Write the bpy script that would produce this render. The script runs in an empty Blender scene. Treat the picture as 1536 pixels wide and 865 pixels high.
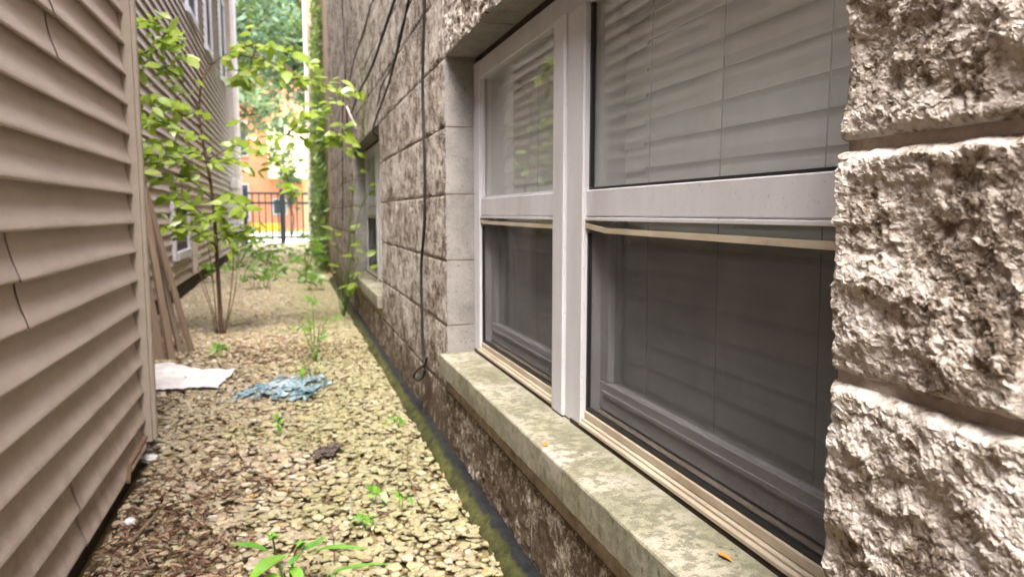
import bpy, math, random
import numpy as np
from mathutils import Matrix, Vector
random.seed(7); RNG = np.random.default_rng(7)
SC = bpy.context.scene
COL = SC.collection
rad = math.radians

# ------------------------------------------------------------------ camera
CAM_H = 0.75
YAW, PITCH, FPX = rad(17.295), rad(6.0), 1070.0
cam = bpy.data.cameras.new('camera'); cam_o = bpy.data.objects.new('camera', cam); COL.objects.link(cam_o)
cam.sensor_width = 36.0; cam.lens = 36.0 * FPX / 1536.0
cam.clip_start = 0.02; cam.clip_end = 400
cam_o.location = (0, 0, CAM_H)
cam_o.rotation_euler = (math.pi/2 - PITCH, 0, -YAW)
cam.dof.use_dof = True; cam.dof.focus_distance = 0.85; cam.dof.aperture_fstop = 8.0
SC.camera = cam_o

# ------------------------------------------------------------------ sky and sun (bright overcast)
SUN_EL, SUN_AZ = rad(62), rad(193)     # azimuth clockwise from +Y; the veiled sun stands behind the camera, in line with the alley
world = bpy.data.worlds.new('World'); SC.world = world; world.use_nodes = True
wn = world.node_tree; wn.nodes.clear()
sky = wn.nodes.new('ShaderNodeTexSky'); sky.sky_type = 'NISHITA'; sky.sun_disc = False
sky.sun_elevation = SUN_EL; sky.sun_rotation = SUN_AZ
sky.air_density = 1.0; sky.dust_density = 6.0; sky.ozone_density = 1.0
hs = wn.nodes.new('ShaderNodeHueSaturation'); hs.inputs['Saturation'].default_value = 1.0
bg = wn.nodes.new('ShaderNodeBackground'); bg.inputs['Strength'].default_value = 0.15
wo = wn.nodes.new('ShaderNodeOutputWorld')
wn.links.new(sky.outputs[0], hs.inputs['Color']); wn.links.new(hs.outputs[0], bg.inputs[0]); wn.links.new(bg.outputs[0], wo.inputs[0])
sun = bpy.data.lights.new('sun', 'SUN'); sun.energy = 0.7; sun.angle = rad(30); sun.color = (1.0, 0.985, 0.96)
sun_o = bpy.data.objects.new('sun', sun); COL.objects.link(sun_o)
sd = Vector((math.sin(SUN_AZ)*math.cos(SUN_EL), math.cos(SUN_AZ)*math.cos(SUN_EL), math.sin(SUN_EL)))
sun_o.rotation_euler = sd.to_track_quat('Z', 'Y').to_euler()
SC.view_settings.view_transform = 'Standard'; SC.view_settings.look = 'None'
SC.view_settings.exposure = 2.88; SC.view_settings.gamma = 1.0; SC.view_settings.use_curve_mapping = False
SC.render.engine = 'CYCLES'
SC.cycles.max_bounces = 10; SC.cycles.diffuse_bounces = 6; SC.cycles.transparent_max_bounces = 24
SC.cycles.use_denoising = True; SC.cycles.sample_clamp_indirect = 6.0
SC.cycles.caustics_reflective = False; SC.cycles.caustics_refractive = False

# ------------------------------------------------------------------ pixel helpers (photograph 1536x865 -> world)
_fw = np.array([math.sin(YAW)*math.cos(PITCH), math.cos(YAW)*math.cos(PITCH), -math.sin(PITCH)])
_rt = np.array([math.cos(YAW), -math.sin(YAW), 0]); _up = np.cross(_rt, _fw)
def ray(x, y): return _fw + _rt*(x-768)/FPX - _up*(y-432.5)/FPX
def onX(x, y, X): r = ray(x, y); t = X/r[0]; return np.array((X, t*r[1], CAM_H+t*r[2]))
def onY(x, y, Y): r = ray(x, y); t = Y/r[1]; return np.array((t*r[0], Y, CAM_H+t*r[2]))
def onZ(x, y, Z=0.): r = ray(x, y); t = (Z-CAM_H)/r[2]; return np.array((t*r[0], t*r[1], Z))
def px_of(P):
    v = np.asarray(P, float) - np.array([0, 0, CAM_H]); d = v @ _fw
    return 768+FPX*(v@_rt)/d, 432.5-FPX*(v@_up)/d, d

# ------------------------------------------------------------------ noise
_perm = np.random.default_rng(3).permutation(4096)
def _h(ix, iy, k=0): return _perm[(_perm[(_perm[(ix+k*131) & 4095] + iy) & 4095] + k) & 4095]
def gnoise(x, y, k=0):
    x = np.asarray(x, float); y = np.asarray(y, float)
    ix = np.floor(x).astype(int); iy = np.floor(y).astype(int); fx = x-ix; fy = y-iy
    u = fx*fx*fx*(fx*(fx*6-15)+10); v = fy*fy*fy*(fy*(fy*6-15)+10)
    def g(a, b):
        t = _h(ix+a, iy+b, k)*(2*math.pi/4096); return np.cos(t)*(fx-a)+np.sin(t)*(fy-b)
    return 1.5*((g(0,0)*(1-u)+g(1,0)*u)*(1-v)+(g(0,1)*(1-u)+g(1,1)*u)*v)
def fbm(x, y, o=4, k=0, gain=.5):
    s = 0; a = 1
    for i in range(o): s = s+a*gnoise(x*2**i, y*2**i, k+i*7); a *= gain
    return s
def worley(x, y, k=0):
    ix = np.floor(x).astype(int); iy = np.floor(y).astype(int)
    best = np.full(np.shape(x), 9.); cid = np.zeros(np.shape(x)); second = best.copy()
    for a in (-1, 0, 1):
        for b in (-1, 0, 1):
            h1 = _h(ix+a, iy+b, k)/4096.; h2 = _h(ix+a, iy+b, k+5)/4096.; h3 = _h(ix+a, iy+b, k+11)/4096.
            d = np.hypot(ix+a+h1-x, iy+b+h2-y)
            m = d < best
            second = np.where(m, best, np.minimum(second, d)); cid = np.where(m, h3, cid); best = np.where(m, d, best)
    return best, second, cid

# ------------------------------------------------------------------ object helpers
def lin(r, g, b):
    f = lambda c: (c/255/12.92) if c/255 <= .04045 else ((c/255+.055)/1.055)**2.4
    return (f(r), f(g), f(b), 1)
def mesh(name, V, Fc, mat=None, smooth=False):
    me = bpy.data.meshes.new(name)
    if isinstance(Fc, np.ndarray):
        V = np.ascontiguousarray(V, dtype=np.float32); n = Fc.shape[1]
        me.vertices.add(len(V)); me.vertices.foreach_set('co', V.ravel())
        me.loops.add(Fc.size); me.loops.foreach_set('vertex_index', np.ascontiguousarray(Fc, dtype=np.int32).ravel())
        me.polygons.add(len(Fc)); me.polygons.foreach_set('loop_start', np.arange(0, Fc.size, n, dtype=np.int32))
        me.update(calc_edges=True); me.validate()
    else:
        me.from_pydata([tuple(map(float, v)) for v in V], [], Fc); me.update()
    if smooth: me.polygons.foreach_set('use_smooth', np.ones(len(me.polygons), dtype=bool))
    if mat: me.materials.append(mat)
    return me
def tag(o, label=None, cat=None, group=None, kind=None):
    if label: o['label'] = label
    if cat: o['category'] = cat
    if group: o['group'] = group
    if kind: o['kind'] = kind
    return o
def obj(name, me, parent=None, M=None):
    o = bpy.data.objects.new(name, me); COL.objects.link(o)
    if parent is not None:
        o.parent = parent; o.matrix_parent_inverse = parent['_w'] if False else WORLD[parent.name].inverted()
    m = M if M is not None else Matrix.Identity(4)
    o.matrix_basis = m; WORLD[o.name] = m.copy()
    return o
WORLD = {}
def empty(name, loc, label=None, cat=None, group=None):
    o = bpy.data.objects.new(name, None); COL.objects.link(o); o.location = loc; o.empty_display_size = .05
    WORLD[o.name] = Matrix.Translation(Vector([float(c) for c in loc]))
    return tag(o, label, cat, group)
class MB:
    def __init__(s): s.V = []; s.F = []
    def box(s, x0, x1, y0, y1, z0, z1, bev=0.0):
        x0, x1 = min(x0,x1), max(x0,x1); y0, y1 = min(y0,y1), max(y0,y1); z0, z1 = min(z0,z1), max(z0,z1)
        n = len(s.V)
        if bev <= 0:
            s.V += [(x,y,z) for x in (x0,x1) for y in (y0,y1) for z in (z0,z1)]
            s.F += [tuple(n+i for i in f) for f in ((0,1,3,2),(4,6,7,5),(0,4,5,1),(2,3,7,6),(0,2,6,4),(1,5,7,3))]
        else:
            b = bev; ids = {}
            for i, (x, sx) in enumerate(((x0,1),(x1,-1))):
                for j, (y, sy) in enumerate(((y0,1),(y1,-1))):
                    for k, (z, sz) in enumerate(((z0,1),(z1,-1))):
                        for ax in range(3):
                            p = [x+sx*b, y+sy*b, z+sz*b]; p[ax] = (x, y, z)[ax]
                            ids[i,j,k,ax] = len(s.V); s.V.append(tuple(p))
            q = ids
            for i in (0,1): s.F.append((q[i,0,0,0],q[i,0,1,0],q[i,1,1,0],q[i,1,0,0]))
            for j in (0,1): s.F.append((q[0,j,0,1],q[1,j,0,1],q[1,j,1,1],q[0,j,1,1]))
            for k in (0,1): s.F.append((q[0,0,k,2],q[0,1,k,2],q[1,1,k,2],q[1,0,k,2]))
            for i in (0,1):
                for j in (0,1): s.F.append((q[i,j,0,0],q[i,j,1,0],q[i,j,1,1],q[i,j,0,1]))
            for i in (0,1):
                for k in (0,1): s.F.append((q[i,0,k,0],q[i,1,k,0],q[i,1,k,2],q[i,0,k,2]))
            for j in (0,1):
                for k in (0,1): s.F.append((q[0,j,k,1],q[1,j,k,1],q[1,j,k,2],q[0,j,k,2]))
            for i in (0,1):
                for j in (0,1):
                    for k in (0,1): s.F.append((q[i,j,k,0],q[i,j,k,1],q[i,j,k,2]))
        return s
    def tube(s, pts, rads, n=8, cap=True):
        pts = [Vector([float(c) for c in p]) for p in pts]
        if not hasattr(rads, '__len__'): rads = [rads]*len(pts)
        base = len(s.V); ref = None
        for i, p in enumerate(pts):
            t = (pts[min(i+1, len(pts)-1)]-pts[max(i-1, 0)]).normalized()
            if ref is None: ref = t.orthogonal().normalized()
            ref = (ref - t*ref.dot(t)).normalized(); b = t.cross(ref)
            for k in range(n):
                a = 2*math.pi*k/n; s.V.append(tuple(p+(ref*math.cos(a)+b*math.sin(a))*rads[i]))
        for i in range(len(pts)-1):
            for k in range(n):
                a = base+i*n+k; b2 = base+i*n+(k+1) % n; s.F.append((a, b2, b2+n, a+n))
        if cap:
            s.F.append(tuple(base+k for k in range(n))[::-1]); s.F.append(tuple(base+(len(pts)-1)*n+k for k in range(n)))
        return s
    def build(s, name, mat, parent=None, smooth=False, M=None):
        me = mesh(name, s.V, s.F, mat, smooth)
        return obj(name, me, parent, M)
def spline(pts, n=8):
    P = [np.asarray(p, float) for p in pts]; out = []
    Q = [2*P[0]-P[1]]+P+[2*P[-1]-P[-2]]
    for i in range(1, len(Q)-2):
        for j in range(n):
            t = j/n; a, b, c, d = Q[i-1], Q[i], Q[i+1], Q[i+2]
            out.append(.5*((2*b)+(c-a)*t+(2*a-5*b+4*c-d)*t*t+(3*b-a-3*c+d)*t**3))
    out.append(P[-1]); return out

# ------------------------------------------------------------------ materials
class NT:
    def __init__(s, name):
        s.m = bpy.data.materials.new(name); s.m.use_nodes = True; s.t = s.m.node_tree; s.t.nodes.clear()
        s.out = s.n('OutputMaterial'); s._pos = None
    def n(s, t, **kw):
        nd = s.t.nodes.new('ShaderNode'+t)
        for k, v in kw.items(): setattr(nd, k, v)
        return nd
    def set(s, sock, v):
        if hasattr(v, 'is_linked') or hasattr(v, 'links'): s.t.links.new(v, sock)
        elif v is not None: sock.default_value = v
    def pos(s):
        if s._pos is None: s._pos = s.n('NewGeometry').outputs['Position']
        return s._pos
    def objco(s): return s.n('TexCoord').outputs['Object']
    def map(s, vec, scale=(1,1,1), loc=(0,0,0)):
        m = s.n('Mapping'); s.set(m.inputs[0], vec); m.inputs['Scale'].default_value = scale; m.inputs['Location'].default_value = loc
        return m.outputs[0]
    def noise(s, scale, detail=4, rough=.55, vec=None, dist=0):
        nd = s.n('TexNoise'); s.set(nd.inputs['Vector'], vec if vec is not None else s.pos())
        nd.inputs['Scale'].default_value = scale; nd.inputs['Detail'].default_value = detail
        nd.inputs['Roughness'].default_value = rough; nd.inputs['Distortion'].default_value = dist
        return nd.outputs['Fac']
    def math(s, op, a, b=None, clamp=False):
        nd = s.n('Math', operation=op, use_clamp=clamp); s.set(nd.inputs[0], a)
        if b is not None: s.set(nd.inputs[1], b)
        return nd.outputs[0]
    def rng(s, v, a, b, c=0., d=1.):
        nd = s.n('MapRange'); s.set(nd.inputs[0], v)
        for i, x in zip((1,2,3,4), (a,b,c,d)): nd.inputs[i].default_value = x
        return nd.outputs[0]
    def ramp(s, fac, stops, interp='LINEAR'):
        nd = s.n('ValToRGB'); s.set(nd.inputs[0], fac); cr = nd.color_ramp; cr.interpolation = interp
        while len(cr.elements) > 1: cr.elements.remove(cr.elements[-1])
        cr.elements[0].position = stops[0][0]; cr.elements[0].color = stops[0][1]
        for p, c in stops[1:]: cr.elements.new(p).color = c
        return nd.outputs[0]
    def mix(s, f, a, b, mode='MIX'):
        nd = s.n('Mix', data_type='RGBA', blend_type=mode); s.set(nd.inputs[0], f); s.set(nd.inputs[6], a); s.set(nd.inputs[7], b)
        return nd.outputs[2]
    def sep(s, v): 
        nd = s.n('SeparateXYZ'); s.set(nd.inputs[0], v); return nd.outputs
    def bump(s, h, strength=.5, dist=.002, nrm=None):
        nd = s.n('Bump'); s.set(nd.inputs['Height'], h); nd.inputs['Strength'].default_value = strength; nd.inputs['Distance'].default_value = dist
        if nrm is not None: s.set(nd.inputs['Normal'], nrm)
        return nd.outputs[0]
    def prin(s, col, rough=.8, nrm=None, spec=.3, metal=0, done=True, **kw):
        p = s.n('BsdfPrincipled'); s.set(p.inputs['Base Color'], col); s.set(p.inputs['Roughness'], rough)
        s.set(p.inputs['Specular IOR Level'], spec); s.set(p.inputs['Metallic'], metal)
        if nrm is not None: s.set(p.inputs['Normal'], nrm)
        for k, v in kw.items(): s.set(p.inputs[k], v)
        if done: s.t.links.new(p.outputs[0], s.out.inputs[0])
        return p.outputs[0]
    def rand(s): return s.n('ObjectInfo').outputs['Random']
    def surf(s, sh): s.t.links.new(sh, s.out.inputs[0]); return s.m
def simple(name, col, rough=.6, var=.12, scale=30, bump=.2, bd=.001, spec=.3, metal=0, objco=False):
    t = NT(name); v = t.objco() if objco else t.pos()
    a = t.noise(scale, 5, .6, v)
    lo = tuple(c*(1-var) for c in col[:3])+(1,); hi = tuple(min(1, c*(1+var)) for c in col[:3])+(1,)
    c = t.ramp(a, [(.3, lo), (.7, hi)])
    t.prin(c, rough, t.bump(t.noise(scale*12, 3, .6, v), bump, bd), spec, metal); return t.m
def leafmat(name, c1, c2, gloss=.35, trans=.45):
    t = NT(name)
    r = t.math('FRACT', t.math('ADD', t.rand(), t.n('NewGeometry').outputs['Random Per Island']))
    col = t.mix(r, c1, c2)
    vein = t.noise(60, 3, .5, t.objco()); col = t.mix(t.rng(vein, .35, .7, 0, .25), col, tuple(c*.6 for c in c1[:3])+(1,))
    p = t.prin(col, gloss, None, .7, done=False)
    tr = t.n('BsdfTranslucent'); t.set(tr.inputs[0], t.mix(.5, col, (.45, .60, .08, 1)))
    mx = t.n('MixShader'); mx.inputs[0].default_value = trans; t.t.links.new(p, mx.inputs[1]); t.t.links.new(tr.outputs[0], mx.inputs[2])
    return t.surf(mx.outputs[0])
M = {}
def build_mats():
    # split-face concrete block, weathered brown with pale lichen-like bare patches
    t = NT('split_block'); P = t.pos()
    n_big = t.noise(7, 3, .5); n_mid = t.noise(38, 6, .62, t.map(P, (1, 1, .7)), .6); n_fine = t.noise(210, 5, .7)
    z = t.sep(P)
    n_blot = t.noise(125, 5, .68, P, .4)
    f = t.math('ADD', t.math('MULTIPLY', n_mid, .50), t.math('MULTIPLY', n_big, .26)); f = t.math('ADD', f, t.math('MULTIPLY', n_blot, .42))
    f = t.math('ADD', f, t.math('MULTIPLY', t.math('SUBTRACT', n_fine, .5), .22))
    low = t.rng(t.math('ADD', z[2], t.math('MULTIPLY', t.noise(6, 4, .6), .22)), .22, .46, -.085, 0.0)   # splash-back dirt near the ground
    near = t.rng(z[1], .55, 2.0, .034, .012)                                                             # the end pier is less stained
    f = t.math('ADD', t.math('ADD', f, low), near)
    col = t.ramp(f, [(.520, (.110, .084, .062, 1)), (.560, (.185, .150, .116, 1)), (.585, (.32, .282, .240, 1)), (.620, (.46, .425, .385, 1)), (.76, (.57, .55, .52, 1))])
    col = t.mix(t.rng(t.noise(900, 2, .5), .55, .75, 0, .35), col, (.16, .14, .12, 1))
    hb = t.math('ADD', t.noise(320, 5, .7), t.math('MULTIPLY', t.noise(1100, 3, .6), .4))
    pier = t.rng(z[1], .53, .60, 1, 0); col = t.mix(t.math('MULTIPLY', pier, .18), col, (.25, .225, .20, 1))
    t.prin(col, .95, t.bump(hb, .6, .0018), .08); M['block'] = t.m
    # smooth sawn jamb face / lintel concrete
    t = NT('smooth_concrete'); a = t.noise(9, 5, .6); b = t.noise(160, 4, .6)
    col = t.ramp(t.math('ADD', t.math('MULTIPLY', a, .7), t.math('MULTIPLY', b, .3)), [(.3, lin(106,103,101)), (.55, lin(138,135,132)), (.75, lin(154,151,149))])
    vo = t.n('TexVoronoi'); t.set(vo.inputs['Vector'], t.pos()); vo.inputs['Scale'].default_value = 90
    pit = t.math('MAXIMUM', t.rng(vo.outputs['Distance'], .10, .24, 0, 1), t.rng(t.noise(30, 2), .5, .52, 1, 0))
    col = t.mix(t.math('SUBTRACT', 1., pit), col, lin(92, 82, 76))
    t.prin(col, .93, t.bump(t.math('ADD', b, t.math('MULTIPLY', pit, .6)), .6, .002), .15); M['jamb'] = t.m
    t = NT('mortar'); a = t.noise(25, 6, .65); 
    col = t.ramp(a, [(.3, lin(128,116,105)), (.5, lin(166,154,143)), (.7, lin(188,178,168))])
    t.prin(col, .95, t.bump(t.noise(260, 5, .7), .8, .003), .1); M['mortar'] = t.m
    # cast sill with green-grey algae
    t = NT('sill'); P = t.pos(); a = t.noise(9, 6, .65); b = t.noise(48, 7, .72, t.map(P, (1, 1.2, 1)), .3); c = t.noise(320, 4, .7)
    col = t.ramp(t.noise(5, 3, .5), [(.3, lin(139,136,123)), (.55, lin(152,148,136)), (.75, lin(165,159,150))])
    green = t.ramp(t.noise(6, 3, .5, t.map(P, (1,1,1), (3,1,5))), [(.35, lin(130,129,102)), (.65, lin(111,112,91))])
    col = t.mix(t.rng(a, .40, .58, 0, .85), col, green)
    x = t.sep(P)[0]
    band = t.math('MULTIPLY', t.rng(x, .425, .45, 0, 1), t.rng(x, .515, .545, 1, 0))
    fd = t.math('ADD', t.math('MULTIPLY', b, .8), t.math('MULTIPLY', a, .25))
    col = t.mix(t.math('MULTIPLY', t.rng(fd, .50, .555, 0, .80), t.rng(band, 0, 1, .25, 1)), col, lin(89,88,72))
    vo = t.n('TexVoronoi'); t.set(vo.inputs['Vector'], t.map(P, (1, 1, .45))); vo.inputs['Scale'].default_value = 75
    spot = t.math('MULTIPLY', t.rng(vo.outputs['Distance'], .12, .26, 1, 0), t.rng(t.noise(12, 3), .44, .56, 0, .9))
    col = t.mix(spot, col, lin(74,78,47))
    col = t.mix(t.rng(c, .50, .66, 0, .55), col, lin(104,101,85)); col = t.mix(t.rng(t.noise(700, 3, .7), .56, .66, 0, .6), col, lin(182,178,167))
    t.prin(col, .9, t.bump(t.math('ADD', c, t.math('MULTIPLY', b, .5)), .35, .0016), .2); M['sill'] = t.m
    # vinyl siding
    t = NT('vinyl_siding'); P = t.pos()
    a = t.noise(1.7, 4, .6); b = t.noise(26, 5, .7, t.map(P, (1, .25, 1))); g = t.noise(420, 3, .6, t.map(P, (1, .12, 1)))
    col = t.ramp(t.math('ADD', t.math('MULTIPLY', a, .5), t.math('MULTIPLY', b, .5)), [(.3, lin(165,153,143)), (.5, lin(180,167,157)), (.7, lin(189,176,166))])
    z = t.sep(P)[2]
    dirt = t.math('MULTIPLY', t.rng(z, 0, .55, .55, 0), t.rng(t.noise(14, 5, .65), .42, .65, 0, 1))
    col = t.mix(dirt, col, lin(122,104,84))
    stn = t.rng(t.noise(5, 5, .65, t.map(P, (1, .8, 1), (4, 2, 7))), .54, .78, 0, .16); col = t.mix(stn, col, lin(120, 104, 90))
    t.prin(col, .62, t.bump(g, .45, .0014), .32); M['siding'] = t.m
    M['siding_trim'] = simple('siding_trim', lin(160,150,138), .5, .08, 20, .08)
    M['dark_base'] = simple('dark_base', lin(62,50,40), .95, .3, 20, .6, .004)
    # window plastics
    t = NT('white_vinyl'); a = t.noise(8, 4, .6, t.map(t.pos(), (1, 1, .3))); col = t.ramp(a, [(.3, lin(178,178,182)), (.6, lin(194,195,200)), (.8, lin(202,204,209))])
    col = t.mix(t.rng(t.noise(150, 4, .75), .60, .70, 0, .55), col, lin(128,114,100)); col = t.mix(t.rng(t.noise(30, 5, .7, t.map(t.pos(), (1, 1, .12))), .55, .75, 0, .30), col, lin(150,140,126))
    t.prin(col, .42, t.bump(t.noise(60, 3), .03, .001), .4); M['vinyl'] = t.m
    t = NT('aged_vinyl'); a = t.noise(20, 5, .65, t.map(t.pos(), (1, .3, 1))); col = t.ramp(a, [(.3, lin(150,138,120)), (.6, lin(178,168,150)), (.8, lin(192,184,168))])
    col = t.mix(t.rng(t.noise(110, 5, .75), .62, .72, 0, .85), col, lin(96,80,64))
    t.prin(col, .5, t.bump(t.noise(80, 3), .08, .001), .35); M['aged'] = t.m
    M['caulk'] = simple('dark_caulk', lin(58,48,40), .9, .35, 60, .8, .003)
    M['black_rubber'] = simple('black_rubber', lin(30,30,32), .45, .2, 40, .2)
    t = NT('glass'); ge = t.n('NewGeometry'); dt = t.n('VectorMath', operation='DOT_PRODUCT'); t.set(dt.inputs[0], ge.outputs['Incoming']); t.set(dt.inputs[1], ge.outputs['Normal'])
    sch = t.math('MULTIPLY', t.math('POWER', t.math('SUBTRACT', 1., t.math('ABSOLUTE', dt.outputs['Value'])), 5.), .95); sch = t.math('ADD', sch, .045)
    film = t.rng(t.noise(5, 5, .65, t.map(t.pos(), (1, 1, .5))), .3, .7, .14, .24)
    tr = t.n('BsdfTransparent'); tr.inputs[0].default_value = (.95, .965, .955, 1)
    gl = t.n('BsdfGlossy'); gl.inputs['Roughness'].default_value = .012; gl.inputs[0].default_value = (1,1,1,1)
    wob = t.bump(t.noise(7, 1, .4), .05, .004); t.set(gl.inputs['Normal'], wob)
    mx = t.n('MixShader'); t.set(mx.inputs[0], sch); t.t.links.new(tr.outputs[0], mx.inputs[1]); t.t.links.new(gl.outputs[0], mx.inputs[2])
    df = t.n('BsdfDiffuse'); df.inputs[0].default_value = (.62, .645, .635, 1)
    m2 = t.n('MixShader'); t.set(m2.inputs[0], film); t.t.links.new(mx.outputs[0], m2.inputs[1]); t.t.links.new(df.outputs[0], m2.inputs[2])
    M['glass'] = t.surf(m2.outputs[0])
    # insect screen: woven dark mesh, about 40 % open, dusty
    t = NT('insect_screen'); P = t.sep(t.pos())
    wv = lambda s: t.math('GREATER_THAN', t.math('FRACT', t.math('MULTIPLY', s, 1/.0016)), .83)
    weave = t.math('MAXIMUM', wv(P[1]), wv(P[2]))
    dust = t.rng(t.noise(14, 6, .7), .45, .75, 0, 1)
    col = t.mix(t.math('MULTIPLY', dust, .35), lin(50,49,54), lin(94,93,95)); col = t.mix(t.rng(t.noise(420, 2, .5), .735, .76, 0, 1), col, lin(170,166,160))
    d = t.prin(col, .7, None, .25, done=False); tr = t.n('BsdfTransparent')
    mx = t.n('MixShader'); t.set(mx.inputs[0], t.rng(weave, 0, 1, .05, .93)); t.t.links.new(tr.outputs[0], mx.inputs[1]); t.t.links.new(d, mx.inputs[2])
    M['screen'] = t.surf(mx.outputs[0])
    M['blind'] = simple('blind_slat', lin(216,219,222), .5, .05, 9, .05)
    M['cord'] = simple('blind_cord', lin(150,148,142), .8)
    M['room'] = simple('room_plaster', lin(110,106,100), .9)
    M['cable'] = simple('cable_rubber', lin(34,33,35), .55, .2, 60, .1)
    t = NT('membrane'); P = t.pos(); x = t.sep(P); a = t.noise(18, 6, .65)
    moss = t.ramp(a, [(.35, lin(46,48,28)), (.55, lin(74,76,42)), (.72, lin(100,98,60))])
    blk = t.ramp(t.noise(40, 4, .6), [(.3, lin(20,22,24)), (.7, lin(44,46,48))])
    f = t.rng(t.math('ADD', x[2], t.math('MULTIPLY', t.math('SUBTRACT', a, .5), .05)), .024, .032, 0, 1)
    t.prin(t.mix(f, moss, blk), t.rng(f, 0, 1, .95, .8), t.bump(t.math('ADD', t.noise(220, 5, .7), t.noise(45, 4, .6)), .9, .006), .2); M['membrane'] = t.m
    # ground
    t = NT('soil'); a = t.noise(6, 6, .65); b = t.noise(90, 5, .7)
    col = t.ramp(t.math('ADD', t.math('MULTIPLY', a, .5), t.math('MULTIPLY', b, .5)), [(.3, lin(88,74,54)), (.5, lin(124,110,80)), (.7, lin(154,140,104))])
    y = t.sep(t.pos())[1]
    col = t.mix(t.math('MULTIPLY', t.rng(y, 5.5, 10, 0, 1), t.rng(t.noise(3, 5, .6), .35, .6, .2, .85)), col, t.ramp(t.noise(30, 5, .7), [(.3, lin(120,108,78)), (.6, lin(168,156,120)), (.8, lin(120,124,76))]))
    t.prin(col, .97, t.bump(t.math('ADD', b, a), .8, .012), .1); M['soil'] = t.m
    t = NT('stone'); P = t.pos()
    r = t.math('FRACT', t.math('ADD', t.rand(), t.n('NewGeometry').outputs['Random Per Island']))
    col = t.ramp(r, [(0, lin(147,136,111)), (.16, lin(165,154,129)), (.32, lin(142,133,113)), (.46, lin(169,154,127)), (.58, lin(151,133,115)), (.68, lin(176,165,147)), (.78, lin(154,140,126)), (.86, lin(136,129,117)), (.925, lin(183,176,165)), (.982, lin(162,127,81)), (1, lin(144,136,111))], 'CONSTANT')
    xs = t.sep(P)
    alg = t.math('ADD', t.noise(2.6, 4, .6), t.math('MULTIPLY', t.rng(xs[0], -.32, .12, -.22, .10), 1.))
    alg = t.math('MULTIPLY', t.rng(alg, .42, .58, .15, .80), t.rng(t.noise(45, 4, .65), .3, .6, .25, 1))
    col = t.mix(alg, col, lin(136,138,98))
    col = t.mix(t.rng(t.noise(150, 5, .7), .45, .75, 0, .5), col, lin(100,88,72))
    t.prin(col, .88, t.bump(t.noise(260, 5, .7), .5, .002), .2); M['stone'] = t.m
    t = NT('mulch'); r = t.n('NewGeometry').outputs['Random Per Island']
    t.prin(t.ramp(r, [(0, lin(70,51,41)), (.3, lin(94,71,57)), (.55, lin(120,94,76)), (.8, lin(154,132,110)), (1, lin(86,67,54))]), .9, t.bump(t.noise(300, 3), .4, .001), .15); M['mulch'] = t.m
    # wood planks
    t = NT('old_wood'); v = t.map(t.objco(), (9, 9, .7)); a = t.noise(6, 6, .65, v, 1.2)
    base = t.mix(t.rand(), lin(142,124,106), lin(98,86,76))
    t.prin(t.mix(t.rng(a, .35, .65, 0, .7), base, lin(84,66,52)), .85, t.bump(a, .4, .002), .2); M['wood'] = t.m
    M['bark'] = simple('bark', lin(84,64,52), .9, .3, 60, .7, .002)
    M['twig'] = simple('twig', lin(104,84,64), .9, .25, 60, .4)
    M['leaf'] = leafmat('sapling_leaf', lin(134,164,50), lin(178,192,112), .24, .55)
    M['leaf2'] = leafmat('shade_leaf', lin(80,126,42), lin(112,150,62))
    M['weedleaf'] = leafmat('weed_leaf', lin(84,146,48), lin(128,178,66), .4, .3)
    M['ivy'] = leafmat('ivy_leaf', lin(76,108,60), lin(136,164,92), .35, .4)
    M['treeleaf'] = leafmat('tree_leaf', lin(56,84,62), lin(92,120,88), .45, .25)  # bluish distance haze is mixed into this leaf colour
    M['stem'] = simple('green_stem', lin(92,128,56), .6, .15, 40, .1)
    t = NT('paper'); a = t.noise(14, 5, .6)
    t.prin(t.ramp(a, [(.3, lin(178,174,172)), (.6, lin(204,201,202)), (.8, lin(212,209,210))]), .8, t.bump(t.noise(60, 4), .3, .002), .2); M['paper'] = t.m
    t = NT('teal_plastic'); a = t.math('ADD', t.math('MULTIPLY', t.noise(34, 5, .75, None, 1.0), .6), t.math('MULTIPLY', t.noise(9, 2, .5), .4))
    t.prin(t.ramp(a, [(.40, lin(14,44,50)), (.46, lin(58,92,100)), (.52, lin(122,144,154)), (.62, lin(184,194,200))]), .28, t.bump(t.noise(70, 4), .6, .004), .5); M['teal'] = t.m
    M['rag'] = simple('dark_rag', lin(82,72,68), .9, .25, 40, .6, .003)
    M['orange_leaf'] = simple('orange_leaf', lin(196,128,58), .6, .2, 80, .2)
    M['white_plastic'] = simple('white_plastic', lin(222,222,224), .4, .06, 40, .3)
    M['black_metal'] = simple('black_metal', lin(34,38,42), .5, .15, 20, .1)
    t = NT('orange_brick'); br = t.n('TexBrick'); t.set(br.inputs['Vector'], t.map(t.n('TexCoord').outputs['Object'], (1,1,1))); 
    xyz = t.sep(t.pos()); cb = t.n('CombineXYZ'); t.set(cb.inputs[0], t.math('ADD', xyz[0], xyz[1])); t.set(cb.inputs[1], xyz[2]); t.set(br.inputs['Vector'], cb.outputs[0])
    br.inputs['Scale'].default_value = 4; br.inputs['Color1'].default_value = lin(222,140,106); br.inputs['Color2'].default_value = lin(210,128,98); br.inputs['Mortar'].default_value = lin(206,170,146)
    br.inputs['Mortar Size'].default_value = .012
    t.prin(br.outputs['Color'], .85); M['brick'] = t.m
    M['cream'] = simple('cream_render', lin(226,216,176), .85, .04, 4, .2)
    M['tan_wall'] = simple('tan_wall', lin(176,160,140), .9, .1, 5, .3)
    M['pale_metal'] = simple('pale_metal', lin(206,202,198), .45, .06, 6, .05)
    M['pavement'] = simple('pavement', lin(204,200,194), .9, .06, 6, .3)
    M['asphalt'] = simple('asphalt', lin(110,110,110), .9, .12, 20, .4)
    M['yellow'] = simple('yellow_paint', lin(226,188,60), .6, .1, 12, .1)
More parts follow.
